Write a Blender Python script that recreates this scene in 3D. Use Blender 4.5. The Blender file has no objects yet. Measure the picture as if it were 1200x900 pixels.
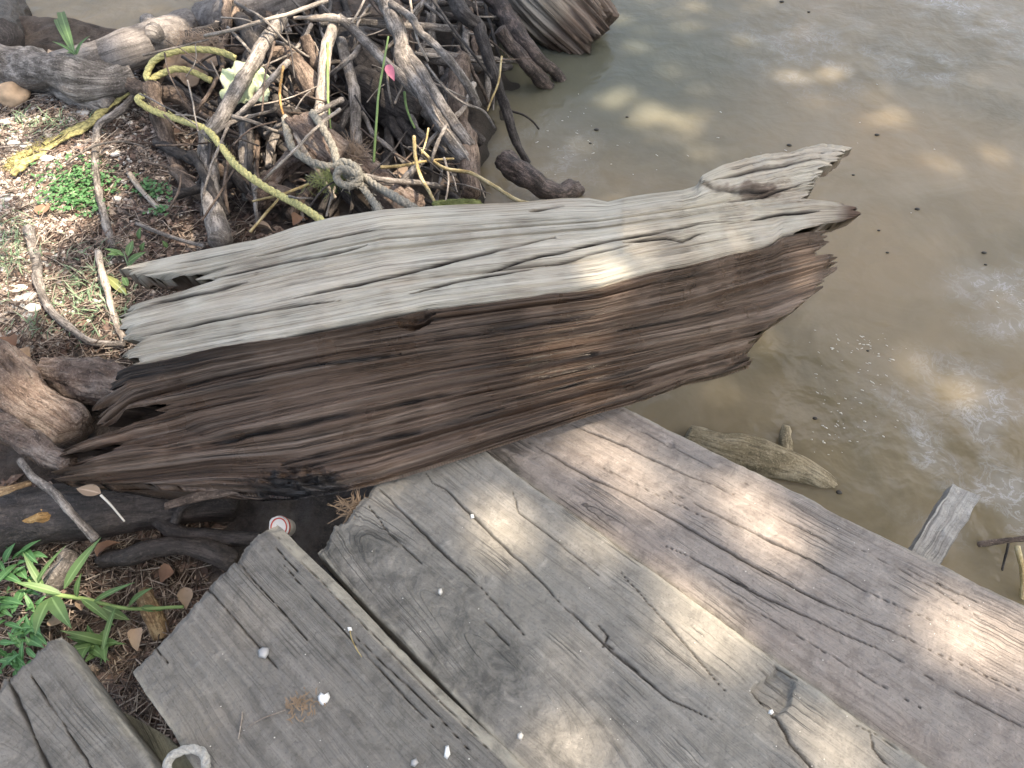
import bpy, math, random
import numpy as np
from mathutils import Vector
random.seed(7); RNG = np.random.default_rng(11)
S = bpy.context.scene; COL = S.collection
# ---------------------------------------------------------------- camera
HC = 1.60; TH = math.radians(52); F = 900.0
cam = bpy.data.objects.new('camera', bpy.data.cameras.new('camera')); COL.objects.link(cam)
cam.location = (0, 0, HC); cam.rotation_euler = (math.radians(90) - TH, 0, 0)
cam.data.sensor_width = 36; cam.data.lens = 27; cam.data.clip_start = .02; cam.data.clip_end = 900
S.camera = cam
# ---------------------------------------------------------------- light
SUN = Vector((0.50, -0.02, 1.0)).normalized()
EL = math.asin(SUN.z); AZ = math.atan2(SUN.x, SUN.y)
W = bpy.data.worlds.new('World'); S.world = W; W.use_nodes = True
_n = W.node_tree.nodes; _sky = _n.new('ShaderNodeTexSky'); _sky.sky_type = 'NISHITA'; _sky.sun_disc = False
_sky.sun_elevation = EL; _sky.sun_rotation = AZ; _sky.air_density = 1.0; _sky.dust_density = 5.0; _sky.ozone_density = .3
W.node_tree.links.new(_sky.outputs[0], _n['Background'].inputs[0]); _n['Background'].inputs[1].default_value = 0.15
sun = bpy.data.objects.new('sun', bpy.data.lights.new('sun', 'SUN')); COL.objects.link(sun)
sun.data.energy = 4.6; sun.data.angle = math.radians(.53); sun.data.color = (1, .87, .75)
sun.rotation_euler = SUN.to_track_quat('Z', 'Y').to_euler(); sun.location = (3, 0, 8)
S.view_settings.view_transform = 'Standard'; S.view_settings.look = 'None'; S.view_settings.exposure = 1.6; S.view_settings.gamma = 1
S.view_settings.use_white_balance = True; S.view_settings.white_balance_temperature = 7300; S.view_settings.white_balance_tint = 7
# ---------------------------------------------------------------- helpers
CT, ST = math.cos(TH), math.sin(TH)
def ray(px, py):
    xc = (np.asarray(px, float) - 600) / F; yc = (450 - np.asarray(py, float)) / F
    return xc, CT + ST * yc, -ST + CT * yc
def at(px, py, z):
    x, y, d = ray(px, py); t = (z - HC) / d
    return np.stack([x * t, y * t, np.broadcast_to(z, np.shape(t)).astype(float)], -1)
def proj(x, y, z):
    X = x; Y = y * CT - (z - HC) * ST * -1 * -1; 
    f = y * CT - (z - HC) * ST; u = y * ST + (z - HC) * CT
    return 600 + F * x / f, 450 - F * u / f
def smooth(a, b, x):
    t = np.clip((np.asarray(x, float) - a) / (b - a), 0, 1); return t * t * (3 - 2 * t)
def h3(i, j, k, s):
    n = (i.astype(np.int64) * 374761393 + j.astype(np.int64) * 668265263 + k.astype(np.int64) * 2147483647 + s * 1274126177) & 0xffffffff
    n = ((n ^ (n >> 13)) * 1274126177) & 0xffffffff
    n = ((n ^ (n >> 16)) * 2246822519) & 0xffffffff
    return ((n ^ (n >> 15)) & 0xffffff) / float(0xffffff)
def noise(x, y, z=0, s=0):
    x, y, z = np.broadcast_arrays(np.asarray(x, float), np.asarray(y, float), np.asarray(z, float))
    i, j, k = np.floor(x), np.floor(y), np.floor(z); fx, fy, fz = x - i, y - j, z - k
    fx, fy, fz = [f * f * (3 - 2 * f) for f in (fx, fy, fz)]
    r = 0
    for a in (0, 1):
        for b in (0, 1):
            for c in (0, 1):
                if c and not np.any(fz): continue
                w = (fx if a else 1 - fx) * (fy if b else 1 - fy) * (fz if c else 1 - fz)
                r = r + w * h3(i + a, j + b, k + c, s)
    return r * 2 - 1
def fbm(x, y, z=0, s=0, o=4):
    r = 0; a = 1.
    for q in range(o):
        r = r + a * noise(np.asarray(x) * 2**q, np.asarray(y) * 2**q, np.asarray(z) * 2**q, s + q * 17); a *= .5
    return r
def mesh(name, V, Fc, mat=None, uv=None, attrs=None, smoothf=True, corner_uv=None):
    V = np.asarray(V, np.float32).reshape(-1, 3); me = bpy.data.meshes.new(name)
    if isinstance(Fc, np.ndarray):
        k = Fc.shape[1]; n = len(Fc)
        me.vertices.add(len(V)); me.vertices.foreach_set('co', V.ravel())
        me.loops.add(n * k); me.loops.foreach_set('vertex_index', Fc.ravel().astype(np.int32))
        me.polygons.add(n); me.polygons.foreach_set('loop_start', np.arange(0, n * k, k, dtype=np.int32))
        me.update(calc_edges=True)
    else:
        me.from_pydata(V.tolist(), [], [tuple(map(int, f)) for f in Fc]); me.update()
    if smoothf: me.polygons.foreach_set('use_smooth', np.ones(len(me.polygons), bool))
    li = np.empty(len(me.loops), np.int32); me.loops.foreach_get('vertex_index', li)
    if uv is not None:
        l = me.uv_layers.new(name='UVMap'); l.data.foreach_set('uv', np.asarray(uv, np.float32).reshape(-1, 2)[li].ravel())
    for k_, a in (attrs or {}).items():
        a = np.asarray(a, np.float32)
        if a.ndim == 1:
            t = me.attributes.new(k_, 'FLOAT', 'POINT'); t.data.foreach_set('value', a)
        else:
            t = me.attributes.new(k_, 'FLOAT_COLOR', 'POINT'); t.data.foreach_set('color', np.c_[a, np.ones(len(a))].astype(np.float32).ravel())
    if mat: me.materials.append(mat)
    return me
def link(name, me, label=None, cat=None, group=None, kind=None, parent=None, loc=None):
    o = bpy.data.objects.new(name, me); COL.objects.link(o)
    if label: o['label'] = label
    if cat: o['category'] = cat
    if group: o['group'] = group
    if kind: o['kind'] = kind
    if parent: o.parent = parent
    if loc is not None: o.location = loc
    return o
def empty(name, loc, label, cat, group=None):
    return link(name, None, label, cat, group, loc=loc)
def centre(o, at_=None):
    """move an object's origin to the middle of its mesh"""
    me = o.data; n = len(me.vertices); c = np.empty(n * 3, np.float32); me.vertices.foreach_get('co', c); c = c.reshape(-1, 3)
    m = c.mean(0) if at_ is None else np.asarray(at_); me.vertices.foreach_set('co', (c - m).ravel()); me.update(); o.location = m
    return o
def gridF(nu, nv, wrap=False):
    a = np.arange(nu - 1)[:, None]; b = np.arange(nv if wrap else nv - 1)[None]
    b2 = (b + 1) % nv
    return np.stack([a * nv + b, (a + 1) * nv + b, (a + 1) * nv + b2, a * nv + b2], -1).reshape(-1, 4)
# ---------------------------------------------------------------- materials
class NT:
    def __init__(s, name):
        s.m = bpy.data.materials.new(name); s.m.use_nodes = True; s.t = s.m.node_tree; s.n = s.t.nodes
        s.b = s.n['Principled BSDF']; s.out = s.n['Material Output']
    def new(s, ty, **kw):
        n = s.n.new('ShaderNode' + ty)
        for k, v in kw.items():
            if k.startswith('_'): setattr(n, k[1:], v)
            else: s.set(n.inputs[k.replace('__', ' ')], v)
        return n
    def set(s, i, v):
        if hasattr(v, 'is_output') or isinstance(v, bpy.types.NodeSocket): s.t.links.new(v, i)
        else: i.default_value = v
    def attr(s, name): return s.new('Attribute', _attribute_name=name)
    def uv(s, sx=1, sy=1, sz=1, obj=False, off=(0,0,0)):
        c = s.new('TexCoord').outputs['Object' if obj else 'UV']
        m = s.new('Mapping'); s.set(m.inputs[0], c); m.inputs['Scale'].default_value = (sx, sy, sz); m.inputs['Location'].default_value = off
        return m.outputs[0]
    def noise(s, vec, scale=1, detail=5, rough=.6, dist=0):
        n = s.new('TexNoise', Vector=vec, Scale=scale, Detail=detail, Roughness=rough, Distortion=dist); return n.outputs[0]
    def ramp(s, f, stops, interp='LINEAR'):
        n = s.new('ValToRGB'); s.set(n.inputs[0], f); e = n.color_ramp.elements; n.color_ramp.interpolation = interp
        while len(e) > 1: e.remove(e[0])
        e[0].position = stops[0][0]; e[0].color = col(stops[0][1])
        for p, c in stops[1:]:
            q = e.new(p); q.color = col(c)
        return n.outputs[0]
    def mix(s, f, a, b, mode='MIX'):
        n = s.new('Mix', _data_type='RGBA', _blend_type=mode); s.set(n.inputs[0], f)
        s.set(n.inputs[6], col(a) if not isinstance(a, bpy.types.NodeSocket) else a)
        s.set(n.inputs[7], col(b) if not isinstance(b, bpy.types.NodeSocket) else b); return n.outputs[2]
    def math(s, op, a, b=0, c=0, clamp=False):
        n = s.new('Math', _operation=op); n.use_clamp = clamp
        s.set(n.inputs[0], a); s.set(n.inputs[1], b); s.set(n.inputs[2], c); return n.outputs[0]
    def bump(s, h, strength=.5, dist=.01, normal=None):
        n = s.new('Bump', Height=h, Strength=strength, Distance=dist)
        if normal is not None: s.set(n.inputs['Normal'], normal)
        return n.outputs[0]
    def fin(s, color=None, rough=None, normal=None, **kw):
        if color is not None: s.set(s.b.inputs['Base Color'], col(color) if not isinstance(color, bpy.types.NodeSocket) else color)
        if rough is not None: s.set(s.b.inputs['Roughness'], rough)
        if normal is not None: s.set(s.b.inputs['Normal'], normal)
        for k, v in kw.items(): s.set(s.b.inputs[k.replace('__', ' ')], v)
        return s.m
def col(c):
    if isinstance(c, (int, float)): return (c, c, c, 1)
    return tuple(c) + (1,) if len(c) == 3 else tuple(c)

def bark(name, dark, mid, light, rough=.85, sc=1.0, lichen=None, bstr=.6, wet=0):
    n = NT(name); v = n.uv(14 * sc, 60 * sc); v2 = n.uv(1, 1, 1, obj=True)
    a = n.noise(v, 1, 8, .65, .6); b = n.noise(v2, 17, 5, .6); c3 = n.noise(v2, 170, 4, .7)
    f = n.math('ADD', n.math('MULTIPLY', a, .6), n.math('ADD', n.math('MULTIPLY', b, .42), n.math('MULTIPLY', c3, .22)))
    c = n.ramp(f, [(.46, dark), (.60, mid), (.72, light)])
    c = n.mix(n.ramp(n.noise(n.uv(30 * sc, 220 * sc), 1, 4, .7), [(.38, .65), (.5, 0.)]), c, tuple(q * .5 for q in dark))
    c = n.mix(n.ramp(c3, [(.58, 0.), (.70, .55)]), c, tuple(min(1, q * 1.35) for q in light))
    if lichen: c = n.mix(n.ramp(n.noise(v2, 34, 4, .6), [(.55, 0.), (.63, .8)]), c, lichen)
    hb = n.math('ADD', n.math('MULTIPLY', a, 1.2), n.math('ADD', c3, b))
    return n.fin(c, rough if not wet else .38, n.bump(hb, bstr, .012 / sc))
M = {}
M['grey'] = bark('grey_bark', (.045, .039, .035), (.175, .158, .145), (.40, .37, .345))
M['pale'] = bark('pale_stick', (.14, .11, .09), (.32, .28, .24), (.50, .46, .41), bstr=.4)
M['brown'] = bark('brown_bark', (.03, .021, .016), (.115, .085, .068), (.27, .21, .17))
M['dark'] = bark('dark_root', (.010, .009, .009), (.036, .031, .030), (.10, .09, .085))
M['violet'] = bark('smooth_grey_trunk', (.09, .08, .076), (.18, .165, .158), (.28, .26, .25), sc=.4, bstr=.35)
M['pink'] = bark('pinkish_driftwood', (.07, .048, .038), (.26, .19, .155), (.46, .38, .33), sc=.7, bstr=1.)
M['wetroot'] = bark('wet_knobby_root', (.010, .008, .008), (.06, .046, .042), (.22, .17, .15), wet=1, bstr=1, sc=1.6)
M['ochre'] = bark('ochre_bark', (.10, .06, .03), (.26, .17, .09), (.45, .34, .2))
M['drown'] = bark('soaked_tan_wood', (.10, .085, .05), (.25, .21, .135), (.40, .35, .25), sc=.6, bstr=.6)
M['wetdark'] = bark('wet_black_bark', (.012, .011, .012), (.045, .038, .036), (.10, .085, .08), rough=.5)
def plain(name, c, rough=.7, var=.25, sc=40, bs=.2, **kw):
    n = NT(name); f = n.noise(n.uv(obj=True), sc, 4, .6)
    a = tuple(x * (1 - var) for x in c); b = tuple(min(1, x * (1 + var)) for x in c)
    return n.fin(n.ramp(f, [(.3, a), (.7, b)]), rough, n.bump(f, bs, .004), **kw)
M['reed'] = bark('dry_yellow_reed', (.20, .14, .06), (.44, .34, .16), (.60, .52, .33), bstr=.4); M['orange'] = bark('orange_dry_stem', (.14, .07, .02), (.38, .22, .08), (.55, .38, .18), bstr=.5)
M['greenstem'] = plain('green_stem', (.17, .26, .09)); M['white'] = plain('white_shell', (.62, .60, .55), .5, .15)
M['chip'] = plain('grey_stone_chip', (.38, .38, .38), .6); M['petal'] = plain('white_petal', (.85, .85, .83), .6, .05)
M['pinkp'] = plain('pink_petal', (.72, .22, .30), .5, .2); M['yrope'] = plain('yellow_rope_fibre', (.52, .49, .22), .9, .35, 160, 1.)
M['yfray'] = plain('frayed_yellow_fibre', (.33, .30, .13), .95, .7, 90, 1.); M['grope'] = plain('grey_rope_fibre', (.27, .255, .215), .9, .45, 200, 1.)
M['cordw'] = plain('off_white_cord', (.36, .355, .33), .9, .3, 200, .7); M['foamw'] = plain('white_plastic', (.75, .74, .72), .35, .04); M['red'] = plain('red_print', (.62, .10, .08), .4, .1)
M['speck'] = plain('black_speck', (.02, .017, .014), .6); M['orangestone'] = plain('tan_stone', (.50, .36, .24), .9, .3, 18, .8)
M['debris'] = plain('dry_needle', (.24, .17, .11), .8, .3)
def leafmat(name, c, c2, tl=.35, rough=.5):
    n = NT(name); r = n.new('ObjectInfo').outputs['Random']; f = n.noise(n.uv(obj=True), 26, 3, .6); a = n.attr('tint').outputs['Fac']
    k = n.mix(n.math('ADD', n.math('MULTIPLY', n.math('ADD', f, n.math('MULTIPLY', r, .5)), .6), n.math('MULTIPLY', a, .4), clamp=True), c, c2)
    rb = n.attr('rib').outputs['Fac']; k = n.mix(n.ramp(rb, [(.80, 0.), (.97, .55)]), k, tuple(min(1, q * 1.5 + .05) for q in c2))
    k = n.mix(n.ramp(n.noise(n.uv(obj=True, off=(7, 1, 2)), 60, 3, .6), [(.66, 0.), (.72, .7)]), k, (.22, .15, .07))
    n.set(n.b.inputs['Base Color'], k); n.b.inputs['Roughness'].default_value = rough
    tr = n.new('BsdfTranslucent', Color=k); mx = n.new('MixShader'); n.set(mx.inputs[0], tl); n.set(mx.inputs[1], n.b.outputs[0]); n.set(mx.inputs[2], tr.outputs[0])
    n.set(n.out.inputs[0], mx.outputs[0]); return n.m
M['leafg'] = leafmat('green_leaf', (.04, .10, .03), (.18, .30, .12)); M['clover'] = leafmat('clover_leaf', (.04, .14, .05), (.17, .36, .15))
M['grass'] = leafmat('grass_blade', (.10, .19, .11), (.30, .42, .27)); M['crown'] = leafmat('crown_leaf', (.03, .07, .02), (.09, .15, .05), .25)
M['drybrown'] = leafmat('dry_leaf', (.10, .05, .03), (.36, .22, .15), .15, .8); M['tanleaf'] = leafmat('tan_leaf', (.20, .14, .10), (.48, .38, .29), .15, .8)
M['husk'] = leafmat('pale_green_plastic', (.38, .44, .26), (.66, .76, .58), .2, .6); M['olive'] = leafmat('mossy_leaf', (.12, .15, .05), (.30, .33, .13), .2, .7)
# weathered plank wood
def plank_mat(name, base, light, tone2, seed):
    n = NT(name); ph = n.attr('phi').outputs['Fac']; ck = n.attr('crack').outputs['Fac']; al = n.attr('along').outputs['Fac']
    cx = n.new('CombineXYZ', X=n.math('MULTIPLY', ph, 520), Y=n.math('MULTIPLY', al, 4), Z=float(seed)).outputs[0]
    g = n.noise(cx, 1, 5, .72); cx2 = n.new('CombineXYZ', X=n.math('MULTIPLY', ph, 90), Y=n.math('MULTIPLY', al, 1.3), Z=float(seed)).outputs[0]
    g2 = n.noise(cx2, 1, 3, .6); o = n.uv(obj=True, off=(seed * 3.1, seed, 0)); bl = n.noise(o, 5, 5, .6); fine = n.noise(o, 220, 4, .75); mid = n.noise(o, 32, 6, .7, .5)
    c = n.ramp(g2, [(.32, base), (.68, light)])
    c = n.mix(n.ramp(bl, [(.40, 0.), (.62, .75)]), c, tone2)
    c = n.mix(n.ramp(g, [(.34, .5), (.50, 0.)]), c, tuple(x * .5 for x in base))
    c = n.mix(n.ramp(mid, [(.38, .45), (.50, 0.)]), c, tuple(x * .6 for x in base))
    c = n.mix(n.ramp(mid, [(.58, 0.), (.72, .45)]), c, tuple(min(1, x * 1.5) for x in light))
    c = n.mix(n.ramp(fine, [(.32, .5), (.45, 0.), (.62, 0.), (.75, .4)]), c, n.ramp(fine, [(.49, tuple(x * .4 for x in base)), (.51, tuple(x * 1.7 for x in light))]))
    c = n.mix(n.math('MULTIPLY', ck, .93, clamp=True), c, (.012, .010, .009))
    def hair(a, b, z, k):
        q = n.noise(n.new('CombineXYZ', X=n.math('MULTIPLY', ph, a), Y=n.math('MULTIPLY', al, b), Z=z).outputs[0], 1, 2, .4)
        return n.math('MULTIPLY', n.math('SUBTRACT', 1, n.math('MULTIPLY', n.math('ABSOLUTE', n.math('SUBTRACT', q, .5)), k), clamp=True), n.ramp(n.noise(o, 7, 3, .6), [(.48, 0.), (.60, .85)]))
    hr = n.math('MAXIMUM', hair(60, .6, 3.3 + seed, 70), n.math('MULTIPLY', hair(150, 1.1, 7.7 + seed, 34), .55)); c = n.mix(n.math('MULTIPLY', hr, .8), c, (.04, .034, .03))
    sn = n.attr('stain_tone').outputs['Fac']; c = n.mix(n.math('MULTIPLY', sn, n.ramp(mid, [(.38, 1.), (.62, .35)])), c, (.055, .055, .050))
    ed = n.attr('edge').outputs['Fac']; c = n.mix(n.math('MULTIPLY', ed, n.ramp(mid, [(.35, .25), (.6, .95)])), c, (.40, .38, .32))
    h = n.math('ADD', n.math('MULTIPLY', g, 1.0), n.math('SUBTRACT', n.math('ADD', n.math('MULTIPLY', mid, .8), n.math('MULTIPLY', fine, .6)), n.math('MULTIPLY', hr, 1.2)))
    return n.fin(c, .78, n.bump(h, .8, .005))
M['plankA'] = plank_mat('grey_plank_wood', (.145, .136, .122), (.25, .236, .215), (.21, .20, .178), 1)
M['plankB'] = plank_mat('mossy_plank_wood', (.235, .222, .198), (.33, .312, .28), (.25, .238, .208), 2)
M['plankC'] = plank_mat('brown_grey_plank_wood', (.235, .20, .178), (.38, .335, .30), (.31, .285, .26), 3)
M['board'] = plank_mat('greenish_board_wood', (.13, .13, .10), (.26, .26, .20), (.19, .20, .14), 4)
M['stake'] = plank_mat('pale_stake_wood', (.28, .265, .24), (.50, .48, .44), (.42, .40, .36), 5)
def log_mat():
    n = NT('driftwood'); ph = n.attr('phi').outputs['Fac']; al = n.attr('along').outputs['Fac']; wet = n.attr('wet').outputs['Fac']; ck = n.attr('crack').outputs['Fac']; blk = n.attr('black').outputs['Fac']; br = n.attr('stain_tone').outputs['Fac']
    def gr(a, b, z, _=0): return n.noise(n.new('CombineXYZ', X=n.math('MULTIPLY', ph, a), Y=n.math('MULTIPLY', al, b), Z=z).outputs[0], 1, 5, .65)
    g = gr(260, 1.5, 1.); g2 = gr(55, .5, 5.); g3 = gr(800, 5, 9.); o = n.uv(obj=True); fine = n.noise(o, 200, 4, .7); bl = n.noise(o, 6, 4, .6)
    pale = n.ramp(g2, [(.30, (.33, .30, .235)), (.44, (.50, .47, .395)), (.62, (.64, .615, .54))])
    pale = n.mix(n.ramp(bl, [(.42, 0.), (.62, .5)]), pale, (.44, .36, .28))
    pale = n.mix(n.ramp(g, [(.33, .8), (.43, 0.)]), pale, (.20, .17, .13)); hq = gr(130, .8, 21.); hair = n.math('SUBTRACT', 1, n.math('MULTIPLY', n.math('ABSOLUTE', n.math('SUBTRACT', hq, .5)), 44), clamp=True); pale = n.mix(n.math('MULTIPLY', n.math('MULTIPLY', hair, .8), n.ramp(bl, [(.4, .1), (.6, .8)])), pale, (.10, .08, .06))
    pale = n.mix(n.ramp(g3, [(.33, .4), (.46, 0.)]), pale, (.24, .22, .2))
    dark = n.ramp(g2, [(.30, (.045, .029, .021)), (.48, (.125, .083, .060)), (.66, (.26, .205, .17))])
    dark = n.mix(n.ramp(bl, [(.47, 0.), (.62, .5)]), dark, (.105, .062, .038))
    dark = n.mix(n.ramp(g, [(.34, .55), (.46, 0.)]), dark, (.026, .018, .014))
    dark = n.mix(n.ramp(g, [(.58, 0.), (.72, .35)]), dark, (.25, .21, .19))
    dark = n.mix(n.ramp(gr(110, 1.2, 14.), [(.56, 0.), (.66, .75)]), dark, (.20, .165, .145)); 
    def hr(a, b, z, k, m0, m1):
        q = gr(a, b, z); e = n.math('SUBTRACT', 1, n.math('MULTIPLY', n.math('ABSOLUTE', n.math('SUBTRACT', q, .5)), k), clamp=True); return n.math('MULTIPLY', e, n.ramp(n.noise(o, 9, 3, .6), [(m0, 0.), (m1, 1.)]))
    h1 = hr(45, .3, 31., 70, .40, .60); h2 = hr(110, .8, 37., 44, .36, .60); hh = n.math('MAXIMUM', h1, n.math('MULTIPLY', h2, .85)); g4 = gr(1500, 12, 41.)
    dark = n.mix(n.math('MAXIMUM', n.math('MULTIPLY', h1, .95), n.math('MULTIPLY', h2, .5)), dark, (.010, .007, .006)); pale = n.mix(n.math('MAXIMUM', n.math('MULTIPLY', h1, .75), n.math('MULTIPLY', h2, .22)), pale, (.07, .06, .045))
    pale = n.mix(n.ramp(g4, [(.34, .35), (.44, 0.)]), pale, (.25, .225, .18)); pale = n.mix(n.ramp(g4, [(.55, 0.), (.68, .5)]), pale, (.66, .64, .58)); dark = n.mix(n.ramp(g4, [(.34, .4), (.44, 0.)]), dark, (.02, .014, .011)); dark = n.mix(n.ramp(g4, [(.56, 0.), (.70, .5)]), dark, (.27, .21, .17))
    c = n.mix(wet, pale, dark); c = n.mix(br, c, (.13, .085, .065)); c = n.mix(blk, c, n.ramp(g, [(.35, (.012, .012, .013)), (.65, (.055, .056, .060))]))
    c = n.mix(n.math('MULTIPLY', ck, 1.25, clamp=True), c, (.012, .009, .008))
    r = n.math('SUBTRACT', .85, n.math('MULTIPLY', wet, n.ramp(bl, [(.35, .46), (.65, .62)])))
    h = n.math('ADD', n.math('MULTIPLY', g, 1.0), n.math('ADD', n.math('MULTIPLY', g3, .6), n.math('MULTIPLY', fine, .35)))
    return n.fin(c, r, n.bump(n.math('SUBTRACT', h, n.math('MULTIPLY', hh, n.math('ADD', .3, wet))), .9, .006))
M['log'] = log_mat()
# ---------------------------------------------------------------- ground
def shore_d(x, y):       # + on the bank, - over the water
    d = .02 + .05 * np.sin(y * 2.1) - x + .10 * fbm(x * 2.2, y * 2.2, 0, 3, 3)
    pool = smooth(2.76, 2.92, y + .08 * fbm(x * 3, y * 3, 0, 8, 2)) * smooth(-1.0, -1.25, x)
    return d * (1 - pool) - .5 * pool
def g0(x, y):
    d = shore_d(x, y)
    z = np.where(d < 0, -.30 * smooth(0, -.7, d), .05 * smooth(0, .08, d) + .10 * smooth(.1, .9, d) + .10 * smooth(.7, 2.0, d))
    return z + .018 * fbm(x * 5, y * 5, 0, 1, 3) + .01 * smooth(0, .2, d) * fbm(x * 19, y * 19, 0, 2, 3)
def atg(px, py, h=0.):
    z = .12
    for _ in range(14):
        p = at(px, py, z); z = .5 * z + .5 * (g0(p[..., 0], p[..., 1]) + h)
    return at(px, py, z)
def ground():
    def ax(lo, hi, a, b, n):
        c = np.linspace(a, b, n); k = np.geomspace(.02, 1, 14)
        return np.r_[(a - (a - lo) * k)[::-1], c, b + (hi - b) * k]
    xs = ax(-300, 300, -2.9, .9, 330); ys = ax(-300, 300, -.2, 4.6, 360)
    X, Y = np.meshgrid(xs, ys, indexing='ij'); far = np.maximum(np.maximum(-2.9 - X, X - .9), np.maximum(-.2 - Y, Y - 4.6)) > .5
    Z = g0(X, Y); Z = np.where(far & (X > -2), -.3, Z); Z = np.where(Y > 4.8, -.3, Z)
    n = NT('soil_and_litter'); o = n.uv(obj=True); a = n.noise(o, 9, 8, .7); b = n.noise(o, 70, 6, .75); c_ = n.noise(o, 260, 3, .6)
    c = n.ramp(a, [(.36, (.040, .032, .027)), (.5, (.105, .084, .072)), (.66, (.20, .17, .15))])
    c = n.mix(n.ramp(b, [(.5, 0.), (.66, .7)]), c, (.17, .13, .11)); c = n.mix(n.ramp(c_, [(.62, 0.), (.72, .6)]), c, (.27, .23, .2))
    wetz = n.new('SeparateXYZ', Vector=n.new('NewGeometry').outputs['Position']).outputs[2]
    mud = n.math('MULTIPLY', n.math('SUBTRACT', .07, wetz), 16, clamp=True); c = n.mix(mud, c, (.045, .038, .03))
    m = n.fin(c, .92, n.bump(n.math('ADD', b, n.math('MULTIPLY', c_, .6)), 1, .02))
    link('ground', mesh('ground', np.stack([X, Y, Z], -1), gridF(len(xs), len(ys)), m), kind='structure')
ground()
# ---------------------------------------------------------------- water
def water():
    n = NT('murky_water'); P = n.new('NewGeometry').outputs['Position']
    def nz(s, d=4, r=.55, dist=0, off=0):
        m = n.new('Mapping', Vector=P); m.inputs['Location'].default_value = (off, off * .7, 0); return n.noise(m.outputs[0], s, d, r, dist)
    a = nz(1.3, 4, .5, .6); b = nz(3.2, 5, .6, .8, 4)
    c = n.ramp(a, [(.36, (.200, .174, .118)), (.52, (.265, .218, .145)), (.66, (.325, .255, .165))])
    c = n.mix(n.ramp(b, [(.44, 0.), (.66, .6)]), c, (.35, .30, .22))
    sx = n.new('SeparateXYZ', Vector=P)
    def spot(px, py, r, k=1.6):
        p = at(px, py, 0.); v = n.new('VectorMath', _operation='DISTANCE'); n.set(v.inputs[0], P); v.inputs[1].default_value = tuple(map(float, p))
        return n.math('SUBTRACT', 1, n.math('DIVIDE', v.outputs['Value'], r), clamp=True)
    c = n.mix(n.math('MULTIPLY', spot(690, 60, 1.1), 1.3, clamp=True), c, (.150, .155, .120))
    # foam filaments and scum drifting in patches; top right sky glare painted in
    w1 = nz(7, 3, .5, 0, 9); w2 = nz(15, 7, .7, 1.1, 2)
    fil = n.math('SUBTRACT', 1, n.math('MULTIPLY', n.math('ABSOLUTE', n.math('SUBTRACT', w2, .5)), 24), clamp=True)
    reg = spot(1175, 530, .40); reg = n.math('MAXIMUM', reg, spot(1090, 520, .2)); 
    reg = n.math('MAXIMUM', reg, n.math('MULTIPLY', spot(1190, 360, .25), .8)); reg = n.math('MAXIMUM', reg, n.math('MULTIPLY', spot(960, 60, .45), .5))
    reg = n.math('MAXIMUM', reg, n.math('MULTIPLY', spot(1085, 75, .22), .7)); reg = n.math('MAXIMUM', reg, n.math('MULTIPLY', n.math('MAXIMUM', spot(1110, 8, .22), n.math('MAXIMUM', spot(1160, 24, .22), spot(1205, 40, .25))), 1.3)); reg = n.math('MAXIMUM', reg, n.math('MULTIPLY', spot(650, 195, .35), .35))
    foam = n.math('MULTIPLY', n.math('MULTIPLY', reg, 1.7, clamp=True), n.math('ADD', n.math('MULTIPLY', n.math('MULTIPLY', fil, n.ramp(w1, [(.42, 0.), (.6, 1.)])), .5), n.math('MULTIPLY', n.ramp(w1, [(.40, 0.), (.68, 1.)]), .38)), clamp=True)  # foam also carries the painted sky glare at the top right
    w3 = nz(75, 3, .6, .5, 3); bub = n.math('MULTIPLY', n.ramp(w3, [(.735, 0.), (.76, 1.)]), n.math('MAXIMUM', spot(1010, 450, .45), n.math('ADD', .12, n.math('MULTIPLY', spot(1000, 130, .8), .4))), clamp=True)
    foam = n.math('MAXIMUM', foam, n.math('MULTIPLY', bub, 1.6, clamp=True))
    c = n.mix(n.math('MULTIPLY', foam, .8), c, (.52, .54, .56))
    rp = n.math('ADD', n.math('MULTIPLY', nz(9, 3, .5, .4), 1.), n.math('MULTIPLY', nz(34, 2, .5), .16))
    nr = n.bump(rp, .10, .10)
    n.b.inputs['Subsurface Weight'].default_value = 1; n.b.inputs['Subsurface Radius'].default_value = (.8, .75, .6); n.b.inputs['Subsurface Scale'].default_value = .30
    n.fin(c, n.math('ADD', .07, n.math('MULTIPLY', foam, .4)), nr, IOR=1.33)
    tr = n.new('BsdfTransparent', Color=(.78, .74, .60, 1)); mx = n.new('MixShader'); n.set(mx.inputs[0], n.math('MAXIMUM', .80, foam))
    n.set(mx.inputs[1], tr.outputs[0]); n.set(mx.inputs[2], n.b.outputs[0]); n.set(n.out.inputs[0], mx.outputs[0])
    g = np.r_[-300, np.linspace(-6, 8, 60), 300]; X, Y = np.meshgrid(g, g, indexing='ij')
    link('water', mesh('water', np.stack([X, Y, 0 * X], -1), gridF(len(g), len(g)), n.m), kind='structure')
water()
# ---------------------------------------------------------------- planks
def seg_dist(P, pts, taper=False):
    d = np.full(P.shape[:-1], 9.); ls = [np.linalg.norm(b - a) for a, b in zip(pts[:-1], pts[1:])]; tot = sum(ls); acc = 0; m = len(ls)
    if taper:
        best = np.zeros(P.shape[:-1])
        for a, b, l in zip(pts[:-1], pts[1:], ls):
            ab = b - a; t = np.clip(((P - a) @ ab) / (ab @ ab + 1e-12), 0, 1); q = np.linalg.norm(P - (a + t[..., None] * ab), axis=-1); f = (acc + t * l) / tot; best = np.where(q < d, f, best); d = np.minimum(d, q); acc += l
        return d, np.clip(np.minimum(best, 1 - best) * 5, .12, 1) ** .7
    for a, b in zip(pts[:-1], pts[1:]):
        ab = b - a; t = np.clip(((P - a) @ ab) / (ab @ ab + 1e-12), 0, 1); q = np.linalg.norm(P - (a + t[..., None] * ab), axis=-1); d = np.minimum(d, q)
    return d
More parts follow.
